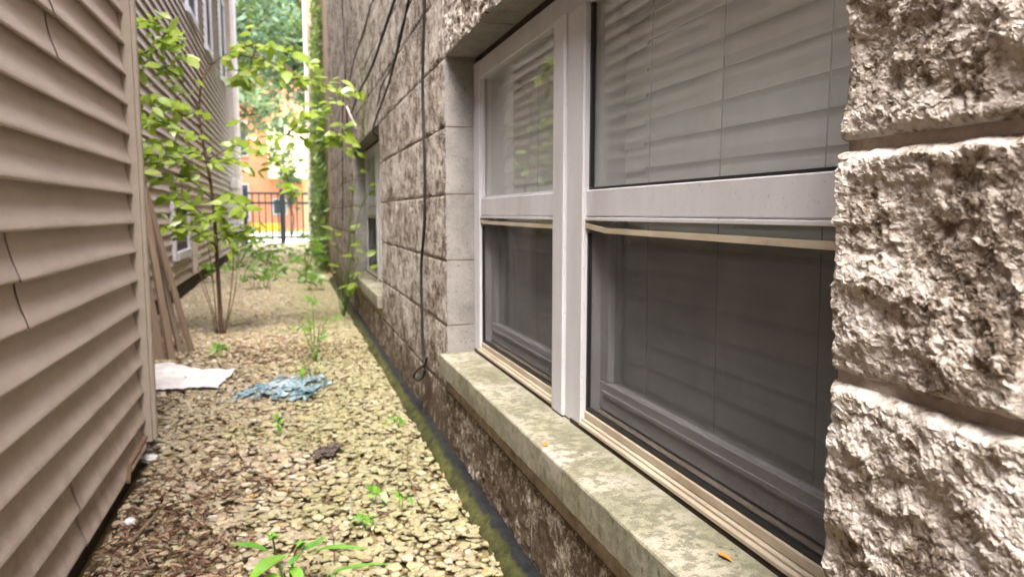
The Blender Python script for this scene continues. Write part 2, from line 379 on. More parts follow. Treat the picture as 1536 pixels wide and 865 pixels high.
    M['grass'] = simple('lawn', lin(112,150,60), .95, .25, 30, .8, .02)
    M['roof'] = simple('roof', lin(84,76,70), .9)
    t = NT('dark_glass'); t.prin(lin(70,80,84), .08, None, .6); M['darkglass'] = t.m
build_mats()

# ------------------------------------------------------------------ ground
def gz(x, y):
    x = np.asarray(x, float); y = np.asarray(y, float)
    left = np.clip((-.16-x)/.28, 0, 1)
    z = -.045*left*left*(3-2*left)*np.clip((3.2-y)/1.0, 0, 1)
    near = np.clip((24-y)/4, 0, 1)
    return z + near*(.010*fbm(x*2.2, y*2.2, 3, 40) - .006)
def make_ground():
    xs = np.concatenate([[-80,-30,-10,-4], np.arange(-2, 2.01, .05), [4,10,30,80]])
    ys = np.concatenate([[-40,-12,-5], np.arange(-2, 9, .05), np.arange(9, 22, .25), [24,30,45,80,160]])
    X, Y = np.meshgrid(xs, ys, indexing='ij'); Z = gz(X, Y) - .012
    V = np.stack([X, Y, Z], -1).reshape(-1, 3); n = len(ys)
    i, j = np.meshgrid(np.arange(len(xs)-1), np.arange(n-1), indexing='ij'); a = (i*n+j).ravel()
    return obj('ground', mesh('ground', V, np.stack([a, a+n, a+n+1, a+1], 1), M['soil'], True))
ground = tag(make_ground(), 'brown soil floor of the narrow side yard', 'ground', kind='structure')
st = MB().box(-60, 60, 19.4, 31.2, -.2, .0).build('pavement', M['pavement']); tag(st, 'pale sunlit pavement beyond the black fence', 'pavement', kind='structure')
st = MB().box(-60, 60, 46, 52, -.3, -.1+.004).build('road', M['asphalt']); tag(st, 'grey street behind the orange brick house', 'road', kind='structure')
st = MB().box(-60, 60, 31.2, 33.8, -.2, .03).build('lawn', M['grass']); tag(st, 'green lawn strip in front of the orange brick house', 'lawn', kind='structure')

# ------------------------------------------------------------------ split-face block building on the right
XF = .468; CH = .2032; Z0 = -.0095; JT = .0096
OPEN = [(.521, 2.165), (3.786, 5.430)]; ZH = 1.2097; ZS = .25
END_Y = 8.27
bb = empty('block_building', (.6, 4, 0), 'rough split-face concrete block building with brown stains and sunken windows', 'building')
def facet(u, v, k, hs, ts):
    ix = np.floor(u).astype(int); iy = np.floor(v).astype(int); best = np.full(np.shape(u), 9.); out = np.zeros(np.shape(u))
    for a in (-1, 0, 1):
        for b in (-1, 0, 1):
            q = [_h(ix+a, iy+b, k+n)/4096. for n in (0, 5, 11, 17, 23)]
            dx = u-(ix+a+q[0]); dy = v-(iy+b+q[1]); d = dx*dx+dy*dy; m = d < best
            out = np.where(m, hs*(q[2]-.5)+ts*((q[3]-.5)*dx+(q[4]-.5)*dy), out); best = np.where(m, d, best)
    return out, np.sqrt(best)
def face_h(u, v, k, fine):
    wu = u+.003*fbm(u*60, v*60, 3, k+31); wv = v+.003*fbm(u*60+5, v*60+5, 3, k+33)
    a = fbm(u*8, v*11, 2, k)*(.0075 if fine else .0032)
    f2, _ = facet(wu*62, wv*75, k+7, .0028, .0050)
    if not fine: return a + f2*.45
    f1, _ = facet(wu*22, wv*30, k+3, .0042, .0110); f3, _ = facet(wu*170, wv*185, k+13, .0030, .0044); f4, _ = facet(u*420, v*440, k+15, .0016, .0016)
    _, d = facet(wu*105, wv*110, k+19, 1, 0)
    return a*.9 + fbm(wu*32, wv*38, 2, k+41)*.0042 + f1*.6 + f2*.5 + f3*.50 + f4*.7 - .0018*np.clip(1-d/.36, 0, 1)*(fbm(u*14, v*14, 2, k+8) > .05)
def make_block(y0, y1, z0, z1, g, deep, k, flat=0.):
    ny = max(4, int(round((y1-y0)/g))); nz = max(4, int(round((z1-z0)/g)))
    u = np.linspace(y0, y1, ny+1); v = np.linspace(z0, z1, nz+1)
    if g < .002:
        u = np.concatenate([np.linspace(y0, .27, 12)[:-1], np.arange(.27, y1, .0011), [y1]]) if y0 < .26 else u; ny = len(u)-1
    U, Vv = np.meshgrid(u, v, indexing='ij')
    h = .85*face_h(U+k*1.37, Vv+k*.71, k % 200, g < .0035)*(1-flat)
    wob = .003*fbm(U*40, Vv*40, 2, 77)
    e = np.minimum(np.minimum(U-y0, y1-U), np.minimum(Vv-z0, z1-Vv))
    t = np.clip((e+wob)/(.009 if g < .002 else .005), 0, 1); t = t*(2-t)
    X = (XF - (h+.009)*t + .0015*(1-t)) if g < .002 else (.4625 - (h+.0035)*t)
    amp = np.clip(e/.01, 0, 1)*(.0022 if g < .004 else .001)
    U2 = U+amp*gnoise(U*150, Vv*150, 5)*(g < .0045); V2 = Vv+amp*gnoise(U*150+9, Vv*150, 6)*(g < .0045)
    V = np.stack([X, U2, V2], -1).reshape(-1, 3); n = nz+1
    i, j = np.meshgrid(np.arange(ny), np.arange(nz), indexing='ij'); a = (i*n+j).ravel()
    Fc = np.stack([a, a+1, a+n+1, a+n], 1)
    per = np.concatenate([np.arange(ny+1)*n, ny*n+np.arange(1, n), (np.arange(ny)[::-1])*n+nz, np.arange(1, nz)[::-1]])
    B = V[per].copy(); B[:, 0] = XF+deep; s = len(V); m = len(per); q = np.arange(m)
    nf = len(Fc)
    Fc = np.concatenate([Fc, np.stack([per, s+q, s+(q+1) % m, per[(q+1) % m]], 1)])
    me = mesh('block', np.concatenate([V, B]), Fc, M['block'], True)
    me.materials.append(M['jamb'])
    mi = np.zeros(len(me.polygons), dtype=np.int32); mi[nf:] = 1; me.polygons.foreach_set('material_index', mi)
    sm = np.ones(len(me.polygons), dtype=bool); sm[nf:] = False; sm[:nf] = g > .002; me.polygons.foreach_set('use_smooth', sm)
    return me
def in_view(y0, y1, z0, z1):
    if y1 < .25: return False
    ok = False
    for y in (max(y0, .26), y1):
        for z in (z0, z1):
            x, yy, d = px_of((XF, y, z))
            if d > .05 and -60 < x < 1620 and -60 < yy < 930: ok = True
    return ok
def build_blocks():
    nblk = 0
    for c in range(0, 20):
        z0 = Z0 + c*CH + JT; z1 = Z0 + (c+1)*CH
        edges = [2.165 + i*.4064 + (.2032 if c % 2 else 0) for i in range(-7, 17)]
        segs = []
        for a, b in zip(edges[:-1], edges[1:]):
            if a > END_Y-.05: continue
            b = min(b, END_Y+JT)
            parts = [(a, b)]
            if z0 > ZS-.15 and z1 < ZH+.02:
                new = []
                for (p, q) in parts:
                    for (o0, o1) in OPEN:
                        if q > o0+.01 and p < o1-.01:
                            if p < o0-.03: new.append((p, o0+JT))
                            if q > o1+.03: new.append((o1-0, q))
                            break
                    else: new.append((p, q))
                parts = new
            segs += parts
        # merge the sliver at the pier next to the opening
        for (a, b) in segs:
            y0, y1 = a, b-JT
            jamb = [abs(y1-o0) < .02 or abs(y0-o1) < .02 for (o0, o1) in OPEN]
            over = ZH-.03 < z0 < ZH+.03
            zz0, zz1 = z0, z1
            under = (z0 < ZS < z1) and any(y1 > o0+.02 and y0 < o1-.02 for o0, o1 in OPEN)
            if under: zz1 = min(z1, ZS-.002)
            if zz1-zz0 < .03: continue
            if not in_view(y0, y1, zz0, zz1): continue
            yc = max(.3, min(y1, (y0+y1)/2))
            if y1 > .56: zz0 -= .0020; zz1 += .0020 if not under else 0; y0 -= .0015*(not any(jamb)); y1 += .0015*(not any(jamb))
            g = .0012 if y1 < .56 else (.0032 if y0 < 2.1 else (.0044 if y0 < 3.2 else (.007 if y0 < 4.6 else .012)))
            deep = .175 if (any(jamb) or over) else .04
            fl = .45 if (zz1 < ZS+.01 and y0 < 2.2 and y1 > .6) else 0.
            obj('block', make_block(max(y0, .18) if y1 < .56 and False else y0, y1, zz0, zz1, g, deep, nblk+3, fl), bb); nblk += 1
    return nblk
NBLK = build_blocks()
core = MB(); XC = .4705; XI = .655; TOP = 3.6
core.box(XC, XI, -3, OPEN[0][0]-.003, -.3, TOP)
core.box(.4634, XI, OPEN[0][1]+.003, OPEN[1][0]-.003, -.3, TOP)
core.box(.4634, XI, OPEN[1][1]+.003, END_Y-.003, -.3, TOP)
for o0, o1 in OPEN:
    core.box(.4637, XI-.004, o0-.02+.021*(o0 < 1), o1+.02, ZH+JT+.003, TOP-.003)
    core.box(.4637, XI-.004, o0-.02+.021*(o0 < 1), o1+.02, -.29, ZS-.004)
core.build('mortar', M['mortar'], bb)
MB().box(.66, 5, -3, END_Y-.01, 3.5, 3.64).build('roof', M['roof'], bb)
rm = MB(); rm.box(3.2, 3.3, -.6, 6.6, -.3, 2.3); rm.box(.66, 3.2, -.7, -.6, -.3, 2.3); rm.box(.66, 3.2, 6.6, 6.7, -.3, 2.3)
rm.box(.66, 3.2, -.6, 6.6, 2.3, 2.4); rm.box(.66, 3.2, -.6, 6.6, -.4, -.3); rm.build('room_shell', M['room'], bb)
MB().box(.5, 5, END_Y-.20, END_Y-.004, -.3, 3.59).build('end_wall', M['mortar'], bb)
# windowsills
def make_sill(o0, o1):
    ny, nx = 120, 8; V = []; 
    prof = [(.640,.2515),(.452,.2515),(.4365,.2530),(.4345,.2560),(.4340,.285),(.4345,.3125),(.4360,.3155),(.440,.3168),(.49,.3180),(.56,.3195),(.640,.3205)]
    y0, y1 = o0+.004, o1-.012
    for i in range(ny+1):
        y = y0+(y1-y0)*i/ny
        for k, (x, z) in enumerate(prof):
            w = .0007*float(fbm(np.float64(y*30), np.float64(k*3.1), 3, 51)) if 1 < k < 8 else 0
            V.append((x+w, y, z+w*.6))
    n = len(prof); Fc = []
    for i in range(ny):
        for k in range(n-1): a = i*n+k; Fc.append((a, a+n, a+n+1, a+1))
    Fc.append(tuple(range(n))); Fc.append(tuple(ny*n+k for k in range(n))[::-1])
    return mesh('window_sill', V, Fc, M['sill'], False)
for o0, o1 in OPEN: 
    s = obj('window_sill', make_sill(o0, o1), bb)
    s['label'] = 'pale concrete windowsill streaked with green algae'
# waterproofing strip along the wall foot
def make_membrane():
    ys = np.arange(.4, END_Y, .03); V = []; 
    for y in ys:
        w = .007*float(fbm(np.float64(y*5), np.float64(2.), 4, 60)); w2 = .005*float(fbm(np.float64(y*11), np.float64(5.), 3, 61))
        for x, z in ((.400+w*2, -.03), (.406+w, .006+w), (.419+w, .018+w2), (.430+w, .028+w2), (.436+w, .034+w2), (.442, .035+w2), (.450, .033), (.474, .032)):
            V.append((x, y, z))
    n = 8; Fc = [(i*n+k, i*n+k+1, i*n+n+k+1, i*n+n+k) for i in range(len(ys)-1) for k in range(n-1)]
    return mesh('foundation_membrane', V, Fc, M['membrane'], True)
o = obj('foundation_membrane', make_membrane(), bb); o['label'] = 'black rubbery strip with green moss along the wall foot'

# ---- windows: two sliding-sash units side by side in each opening
def screen_bar_mesh(y0, y1, sag):
    mb = MB(); pts = [(y1-.003, .726), (y1-(y1-y0)*.13, .726-sag), (y0+.003, .724-sag*1.15)]
    for (a, za), (b, zb) in zip(pts[:-1], pts[1:]):
        n = len(mb.V)
        for y, z in ((a, za), (b, zb)):
            mb.V += [(.552, y, z-.004), (.552, y, z+.005), (.566, y, z+.005), (.566, y, z-.004)]
        mb.F += [(n+0,n+1,n+5,n+4),(n+1,n+2,n+6,n+5),(n+2,n+3,n+7,n+6),(n+3,n+0,n+4,n+7),(n,n+3,n+2,n+1),(n+4,n+5,n+6,n+7)]
    return mesh('screen_bar', mb.V, mb.F, M['aged'])
def make_window(dy):
    W = []
    def add(name, mb, mat): W.append((name, mb, mat))
    f = MB(); f.box(.550, .650, 2.099, 2.1625, .3225, 1.2000, .002); f.box(.550, .650, .5235, .590, .3225, 1.2000, .002)
    f.box(.5515, .649, .588, 2.101, 1.147, 1.1985, .002)
    fr = obj('window', mesh('window', f.V, f.F, M['vinyl']), bb, Matrix.Translation((0, dy, 0)))
    fr['label'] = 'white vinyl double window with screened lower sashes'
    sub = lambda name, mb, mat: obj(name, mesh(name, mb.V, mb.F, mat), fr, Matrix.Translation((0, dy, 0)))
    sub('mullion', MB().box(.541, .650, 1.382, 1.446, .3215, 1.1485, .003), M['vinyl'])
    sub('mullion', MB().box(.547, .650, 1.294, 1.3795, .3215, 1.1480, .003), M['vinyl'])
    for i, (a, b) in enumerate(((1.4445, 2.1005), (.588, 1.2955))):
        sub('meeting_rail', MB().box(.5545, .600, a, b, .7440, .7950, .002), M['vinyl'])
        sub('rail_bead', MB().box(.5525, .590, a, b, .7360, .7425, .001), M['vinyl'])
        sub('glazing_bead', MB().box(.5600, .5680, a, b, .7955, .8000, .001).box(.5600, .568, b-.010, b, .8005, 1.1460, .001).box(.56, .568, a, a+.010, .8005, 1.146, .001), M['black_rubber'] if i == 1 else M['vinyl'])
        sub('bottom_track', MB().box(.5425, .570, a, b, .3285, .3365, .0015), M['aged'])
        sub('bottom_track', MB().box(.5490, .572, a, b, .3370, .3412, .001), M['aged'])
        sub('bottom_track', MB().box(.5550, .600, a, b, .3416, .3565, .0015), M['aged'])
        sub('caulk_line', MB().box(.5450, .57, max(a-.05, .53), min(b+.05, 2.16), .3185, .3283), M['caulk'])
        sub('window_pane', MB().box(.5690, .5730, a+.001, b-.001, .7955, 1.1480), M['glass'])
        # lower sash behind the screen
        s = MB(); s.box(.588, .615, a, b, .3600, .4180, .003); s.box(.588, .615, a, a+.040, .4185, .735, .003); s.box(.588, .615, b-.040, b, .4185, .735, .003)
        s.box(.584, .588, a+.02, b-.02, .394, .400); sub('sash', s, M['vinyl'])
        sub('window_pane', MB().box(.6000, .6040, a+.041, b-.041, .4170, .740), M['glass'])
        fr2 = MB(); e = .007
        fr2.box(.558, .566, a+.001, b-.001, .3568, .3640); fr2.box(.558, .566, a+.001, a+e, .364, .712); fr2.box(.558, .566, b-e, b-.001, .364, .712)
        sub('screen_gasket', fr2, M['black_rubber'])
        sub('insect_screen', MB().box(.5610, .5614, a+.004, b-.004, .3600, .7200), M['screen'])
        o = obj('screen_bar', screen_bar_mesh(a, b, 0.008 if i == 1 else .003), fr, Matrix.Translation((0, dy, 0)))
        o['label'] = 'bent beige bar along the top of the screen'
    # dark packing at the head and beige wood strip at the far jamb
    sub('head_caulk', MB().box(.556, .65, .524, 2.162, 1.2005, 1.2180), M['caulk'])
    sub('jamb_strip', MB().box(.5535, .65, 2.1628, 2.1648, .3225, 1.2), M['aged'])
    return fr
for dy in (0, 3.265): make_window(dy)

# ---- slatted blinds hanging inside
def slat_mesh(L, step):
    V = []; Fc = []
    secs = [(0, L-.085, 0, 0), (L-.085, L, -.0065, .004)] if step else [(0, L, 0, 0)]
    for (a, b, dz, dx) in secs:
        n = len(V)
        for y in (a+.0005, b-.0005):
            for t, bow in ((-1, 0), (-.4, .0026), (.3, .003), (1, 0)):
                V.append((dx-bow+.006*t, y, dz+.026*t)); V.append((dx-bow+.006*t+.0024, y, dz+.026*t))
        for i in range(3):
            p = n+2*i; Fc += [(p, p+2, p+10, p+8), (p+1, p+9, p+11, p+3)]
        Fc += [(n, n+8, n+9, n+1), (n+6, n+7, n+15, n+14), (n, n+1, n+3, n+2), (n+2, n+3, n+5, n+4), (n+4, n+5, n+7, n+6), (n+8, n+10, n+11, n+9), (n+10, n+12, n+13, n+11), (n+12, n+14, n+15, n+13)]
    return mesh('slat', V, Fc, M['blind'])
def blind(y0, y1, step, label):
    b = empty('window_blind', (.64, (y0+y1)/2, 1.20), label, 'blind', 'slatted blinds behind the windows')
    me = slat_mesh(y1-y0, step); z = .402; k = 0
    while z < 1.13:
        obj('slat', me, b, Matrix.Translation((.634, y0, z)) @ Matrix.Rotation(random.uniform(-.006, .006), 4, 'X') @ Matrix.Rotation(random.uniform(-.05, .05), 4, 'Y')); z += .0455; k += 1
    MB().box(.622, .646, y0, y1, 1.125, 1.146, .002).build('head_rail', M['blind'], b)
    MB().box(.626, .644, y0, y1, .360, .374, .002).build('bottom_rail', M['blind'], b)
    for f in (.18, .5, .82):
        y = y0+(y1-y0)*f
        MB().tube([(.6235, y, .37), (.6225, y+.004, .75), (.6235, y, 1.13)], .0009, 5).build('cord', M['cord'], b)
blind(.594, 1.290, True, 'grey slatted blind behind the wider window beside the rough pier')
blind(1.450, 2.096, False, 'grey slatted blind behind the narrower-looking window beyond the mullion')
blind(3.86, 4.555, False, 'slatted blind behind the nearer half of the distant window')
blind(4.715, 5.36, False, 'slatted blind behind the half of the distant window by the building end')

# ------------------------------------------------------------------ vinyl-sided wings on the left
EXP = .0887
PROF = [(.0005, .011), (.0165, .0015), (.0205, .0), (.0222, .0025), (.0216, .007), (.0192, .016), (.0146, .030), (.0100, .046), (.0066, .062), (.0044, .078), (.0036, .0990)]
def siding_board(y0, y1, xb, z, out=0., step=.06, k=0):
    ny = max(2, int((y1-y0)/step)); ys = np.linspace(y0, y1, ny+1); pr = np.array(PROF)
    Y, K = np.meshgrid(ys, np.arange(len(pr)), indexing='ij')
    w = .0011*fbm(Y*1.8, np.full_like(Y, k*1.7), 3, 80)
    X = xb + pr[K.astype(int), 0] + out + w*(pr[K.astype(int), 1] > .005)*1.0
    Z = z + pr[K.astype(int), 1] + .0012*fbm(Y*.9, np.full_like(Y, k*2.3+9), 2, 81)
    V = np.stack([X, Y, Z], -1).reshape(-1, 3); n = len(pr)
    i, j = np.meshgrid(np.arange(ny), np.arange(n-1), indexing='ij'); a = (i*n+j).ravel()
    Fc = np.stack([a, a+1, a+n+1, a+n], 1)
    me = mesh('siding_board', V, Fc, M['siding'], True)
    e = len(V)
    return me
XB = -.4785
near_wing = empty('siding_house', (-1.5, 0, 0), 'tan vinyl-sided house wing whose corner post stands beside the white paper', 'house')
MB().box(-3.0, XB+.0004, -3, 2.462, -.2, 2.30).build('wall_core', M['dark_base'], near_wing)
MB().box(-3.05, XB+.10, -3, 2.60, 2.30, 2.40).build('roof_edge', M['siding_trim'], near_wing)
ZL = .714 - 8*EXP + .004
seam_at = {0: 1.745, 1: 1.715, 6: 1.475, 7: 1.452, 12: 1.765, 13: 1.755}
for c in range(0, 26):
    z = ZL + c*EXP
    ysm = seam_at.get(c, random.choice([-.4, .3, .7, -.9, .1])+.02*random.random())
    obj('siding_board', siding_board(-3, ysm+.02, XB, z, 0, .06, c), near_wing)
    obj('siding_board', siding_board(ysm, 2.447, XB, z, .0030, .04, c+40), near_wing)
def lpost(xb, y0, y1, zb, zt, out):
    mb = MB(); mb.box(xb+.002, xb+out, y1-.030, y1, zb, zt, .003)
    mb.box(xb+.0015, xb+out*.80, y0, y0+.0035, zb, zt); mb.box(xb+out*.8-.003, xb+out*.8, y0+.0036, y1-.0305, zb, zt)
    mb.box(xb-.03, xb+.0018, y1-.029, y1+.012, zb, zt); return mb
lpost(XB, 2.448, 2.492, .030, 2.30, .053).build('corner_post', M['siding_trim'], near_wing)
# the sprung starter strip under the corner
mb = MB(); a = onX(221, 655, -.435); b = onX(197, 697, -.438); c = onX(195, 722, -.440)
pts = [a+np.array((0, 0, 0)), a*.4+b*.6+np.array((.004, 0, .004)), b, c]
n0 = 0
for p in pts:
    mb.V += [(p[0]-.010, p[1], p[2]-.004), (p[0]-.010, p[1], p[2]+.005), (p[0]+.001, p[1], p[2]+.005), (p[0]+.001, p[1], p[2]-.004)]
for i in range(3):
    for k in range(4): q = i*4; mb.F.append((q+k, q+(k+1) % 4, q+4+(k+1) % 4, q+4+k))
mb.F += [(0,1,2,3), (12,15,14,13)]
o = mb.build('starter_strip', M['twig'], near_wing); o['label'] = 'loose bent trim strip under the corner post'

X2 = -.955
far_wing = empty('siding_house', (-2.5, 9, 0), 'tall tan vinyl-sided house wall with white-trimmed windows behind the sapling', 'house')
MB().box(-6, X2+.0004, 2.47, 14.9, -.2, 5.75).build('wall_core', M['dark_base'], far_wing)
MB().box(-6, X2+.35, 2.2, 15.3, 5.75, 5.9).build('roof_edge', M['siding_trim'], far_wing)
for c in range(0, 63):
    z = .13 + c*EXP
    obj('siding_board', siding_board(2.48, 14.86, X2, z, 0, .6, c), far_wing)
lpost(X2, 14.70, 14.94, .1, 5.75, .11).build('corner_post', M['pale_metal'], far_wing)
def wing_window(y0, y1, z0, z1, mat='vinyl'):
    t = .07; xo = X2+.002
    mb = MB(); mb.box(xo, xo+.045, y0-t, y0, z0-t, z1+t, .003); mb.box(xo, xo+.045, y1, y1+t, z0-t, z1+t, .003)
    mb.box(xo, xo+.044, y0, y1, z1, z1+t, .003); mb.box(xo, xo+.055, y0, y1, z0-t, z0, .003)
    w = mb.build('window', M[mat], far_wing)
    MB().box(xo+.020, xo+.022, y0, y1, z0, z1).build('insect_screen', M['screen'], w)  # mesh added in place of a glass pane, to stop its bright reflection
    mb = MB().box(xo+.0005, xo+.003, y0, y1, z0, z1); mb.build('blind_panel', M['siding_trim'], w)
    for zz in np.arange(z0+.05, z1-.02, .09): MB().box(xo+.0035, xo+.012, y0+.01, y1-.01, zz, zz+.05).build('slat', M['siding_trim'], w)
wing_window(6.60, 7.45, .42, .80)
wing_window(8.20, 8.95, 2.86, 4.2)
wing_window(10.0, 10.65, 2.86, 4.1)
wing_window(12.2, 13.0, 2.86, 4.1)
mb = MB().box(X2+.018, X2+.14, 13.2, 13.9, 1.18, 1.34, .01); mb.build('utility_box', M['pale_metal'], far_wing)
MB().tube([(X2+.045, 7.72, .16), (X2+.045, 7.72, .62)], .035, 10).build('drain_pipe', M['siding_trim'], far_wing)

# ------------------------------------------------------------------ ivy-covered building further along on the right
ib = empty('ivy_building', (2, 11, 0), 'tan building wall overgrown with ivy past the block building', 'building')
MB().box(.50, 5, END_Y+.03, 14.0, -.2, 5.5).build('wall', M['tan_wall'], ib)
MB().box(.42, .50, 13.6, 14.02, -.2, 5.5, .004).build('corner_board', M['tan_wall'], ib)
mb = MB().box(.345, .415, 13.70, 13.80, -.05, 5.4, .01); mb.build('downspout', M['pale_metal'], ib)
def leaf_template(n=5, w=.30, fold=.10, droop=.18, tip=1.0):
    V = []; Fc = []
    for i in range(n+1):
        t = i/n; ww = w*(math.sin(math.pi*min(1, t**.8*1.02))**.75)*(1-.25*t) if 0 < i < n else 0.004
        z = -droop*t*t
        V += [(-ww, t, z+fold*ww), (0, t, z), (ww, t, z+fold*ww)]
    for i in range(n):
        a = i*3; Fc += [(a, a+1, a+4, a+3), (a+1, a+2, a+5, a+4)]
    return np.array(V), Fc
def leaf_cloud(name, pts, nrm, size, mat, parent, spread=.6, seed=1):
    r = np.random.default_rng(seed); V = []; n = len(pts)
    t = r.normal(size=(n, 3)); nn = nrm + r.normal(size=(n, 3))*spread; nn /= np.linalg.norm(nn, axis=1)[:, None]
    t -= nn*(t*nn).sum(1)[:, None]; t /= np.linalg.norm(t, axis=1)[:, None]; b = np.cross(nn, t)
    s = size*(.6+.8*r.random(n))[:, None]
    p = pts
    V = np.stack([p-t*s, p+b*s*.45-nn*s*.08, p+t*s, p-b*s*.45-nn*s*.08], 1).reshape(-1, 3)
    Fc = np.arange(n*4).reshape(-1, 4)
    return tag(obj(name, mesh(name, V, Fc, mat), parent), kind='stuff')
r = np.random.default_rng(11); N = 4200
yy = END_Y+1.2+r.random(N)**1.1*4.2; zz = r.random(N)*4.4
keep = fbm(yy*1.1, zz*.9, 3, 21) + .35 - .10*np.clip(zz-2.2, 0, 9) > 0
dep = .01+.13*r.random(N)*np.clip(1.1-zz/5, .3, 1)
leaf_cloud('ivy', np.stack([.50-dep, yy, zz], 1)[keep], np.array([-1., -.3, .4]), .055, M['ivy'], ib, .55, 4)

# ------------------------------------------------------------------ far end: fence, street, houses, trees
fence = empty('metal_fence', (-.2, 19, 0), 'black metal picket fence closing the far end of the alley', 'fence')
for x in np.arange(-1.9, 2.3, .15):
    MB().box(x-.015, x+.015, 18.985, 19.015, .04, 1.26).build('picket', M['black_metal'], fence)
for z in (1.22, .98, .12): MB().box(-1.95, 2.3, 18.98, 19.02, z, z+.055, .003).build('rail', M['black_metal'], fence)
for x in (-1.03, -.16, 1.0, 2.3): MB().box(x-.05, x+.05, 18.95, 19.05, -.1, 1.36, .004).build('post', M['black_metal'], fence)
br_ = empty('brick_house', (-3, 36, 0), 'orange brick house with cream upper bay across the street', 'house')
MB().box(-8, .62, 34, 42, -.2, 7.5).build('wall', M['brick'], br_)
MB().box(-.80, 1.6, 32.9, 34.0, 2.25, 4.6, .02).build('bay', M['cream'], br_)
MB().box(.62, 9, 34.6, 42, -.2, 7.0).build('side_wall', M['cream'], br_)
for x0, x1, z0, z1 in ((-2.35, -1.70, 3.3, 4.7), (-.62, -.12, .75, 1.35), (-2.3, -1.7, .5, 2.0), (-4.4, -3.6, 3.2, 4.6), (-4.4, -3.6, .6, 2.0)):
    w = MB().box(x0-.07, x1+.07, 33.93, 34.0, z0-.07, z1+.07, .005).build('window', M['vinyl'], br_)
    MB().box(x0, x1, 33.915, 33.929, z0, z1).build('window_pane', M['darkglass'], w)
MB().box(-8.3, 1.2, 33.5, 42.3, 7.5, 7.75).build('roof', M['roof'], br_)
o = MB().box(-1.5, -.35, 31.2, 31.6, 0, .34, .03).build('planter', M['yellow']); tag(o, 'low yellow planter in front of the orange brick house', 'planter')
def big_tree(name, x, y, h, rx, n, label, seed, zc=None, leaf=.16, low=.22):
    t = empty(name, (x, y, 0), label, 'tree', 'trees across the street')
    r = np.random.default_rng(seed); zc = zc or h*.62
    pts = spline([(x, y, -.1), (x+.1, y, h*.25), (x-.05, y+.1, h*.5), (x+.15, y, h*.8)], 5)
    MB().tube(pts, list(np.linspace(.024*h, .005*h, len(pts))), 9).build('trunk', M['bark'], t, True)
    cl = []
    for i in range(9):
        a = r.uniform(0, 6.28); z = h*(.32+.5*r.random()); q = rx*r.uniform(.5, .95)
        e = (x+q*math.cos(a), y+q*math.sin(a), z+h*.16)
        MB().tube(spline([(x+.05, y, z-h*.05), (x+.5*q*math.cos(a), y+.5*q*math.sin(a), z+h*.08), e], 4), [.009*h]*4+[.006*h]*4+[.002*h], 6).build('limb', M['bark'], t, True)
    m = 60; C = np.stack([x+rx*r.normal(size=m)*.55, y+rx*r.normal(size=m)*.55, zc+(h-zc)*r.normal(size=m)*.5], 1)
    k = r.integers(0, m, n); p = C[k]+r.normal(size=(n, 3))*np.array([.42, .42, .28])*rx*.35
    p = p[p[:, 2] > h*low]
    leaf_cloud('crown', p, np.array([0, -.2, 1.]), leaf, M['treeleaf'], t, .8, seed)
big_tree('street_tree', -2.3, 27.6, 9.5, 3.0, 6500, 'tall leafy tree by the street with sky showing through its crown', 5, 6.4, .16, .40)
big_tree('street_tree', 1.2, 25.0, 8.5, 1.8, 4200, 'dense green tree beside the pale downspout over the pavement', 6, 5.6, .16, .42)
big_tree('street_tree', -3.4, 29.4, 10, 2.4, 4200, 'leafy tree at the edge of the lawn left of the orange house bay', 8, 6.5)
big_tree('street_tree', .4, 45, 15, 5.0, 7000, 'broad tree rising behind the orange brick house', 9, 9.5, .3)
big_tree('street_tree', .05, 25.6, 2.5, .34, 900, 'small bushy tree just past the fence in front of the brick house', 12, 1.8, .07)

# ------------------------------------------------------------------ gravel and mulch
def stone_template(seed, sides=8, rings=3):
    r = np.random.default_rng(seed); a = np.sort(r.random(sides))*.55+np.arange(sides)/sides*.45
    a = (np.arange(sides)+r.uniform(-.40, .40, sides))/sides*2*math.pi
    rad_ = r.uniform(.62, 1.18, sides); asp = r.uniform(.55, .95)
    P = np.stack([np.cos(a)*rad_, np.sin(a)*rad_*asp], 1)
    V = []; zs = [(-.5, .90), (.15, 1.0), (.5, .86)] if rings == 3 else [(-.4, 1.), (.5, .74)]
    tilt = r.uniform(-.25, .25, 2)
    for z, s in zs:
        for k in range(sides):
            jit = r.uniform(.9, 1.08); x, y = P[k]*s*jit
            V.append((x, y, z+(tilt[0]*x+tilt[1]*y if z > .3 else 0)+r.uniform(-.07, .07)))
    V.append((r.uniform(-.15, .15), r.uniform(-.15, .15), .5+r.uniform(-.02, .10)))
    Fc = []
    for i in range(len(zs)-1):
        for k in range(sides):
            p, q = i*sides+k, i*sides+(k+1) % sides; Fc += [(p, q, q+sides), (p, q+sides, p+sides)]
    b = (len(zs)-1)*sides
    for k in range(sides): Fc.append((b+k, b+(k+1) % sides, len(V)-1))
    return np.array(V), np.array(Fc)
TM = [stone_template(100+i, 6, 3) for i in range(14)]; TF = [stone_template(200+i, 6, 2) for i in range(10)]
def mulchness(x, y):
    w = np.clip((-.06-x)/.20, 0, 1)*np.clip((2.45-y)/.6, 0, 1)
    w = np.maximum(w, .55*np.clip((.15-x)/.3, 0, 1)*np.clip((1.75-y)/.3, 0, 1))
    w = np.maximum(w, .75*np.clip((-.42-x)/.2, 0, 1)*np.clip((5-y)/1., 0, 1)*(y > 2.5))
    w = np.maximum(w, .6*np.exp(-(((x+.05)/.35)**2+((y-4.1)/.45)**2)))
    return np.clip(w + .8*w*fbm(x*4, y*4, 3, 90), 0, 1)
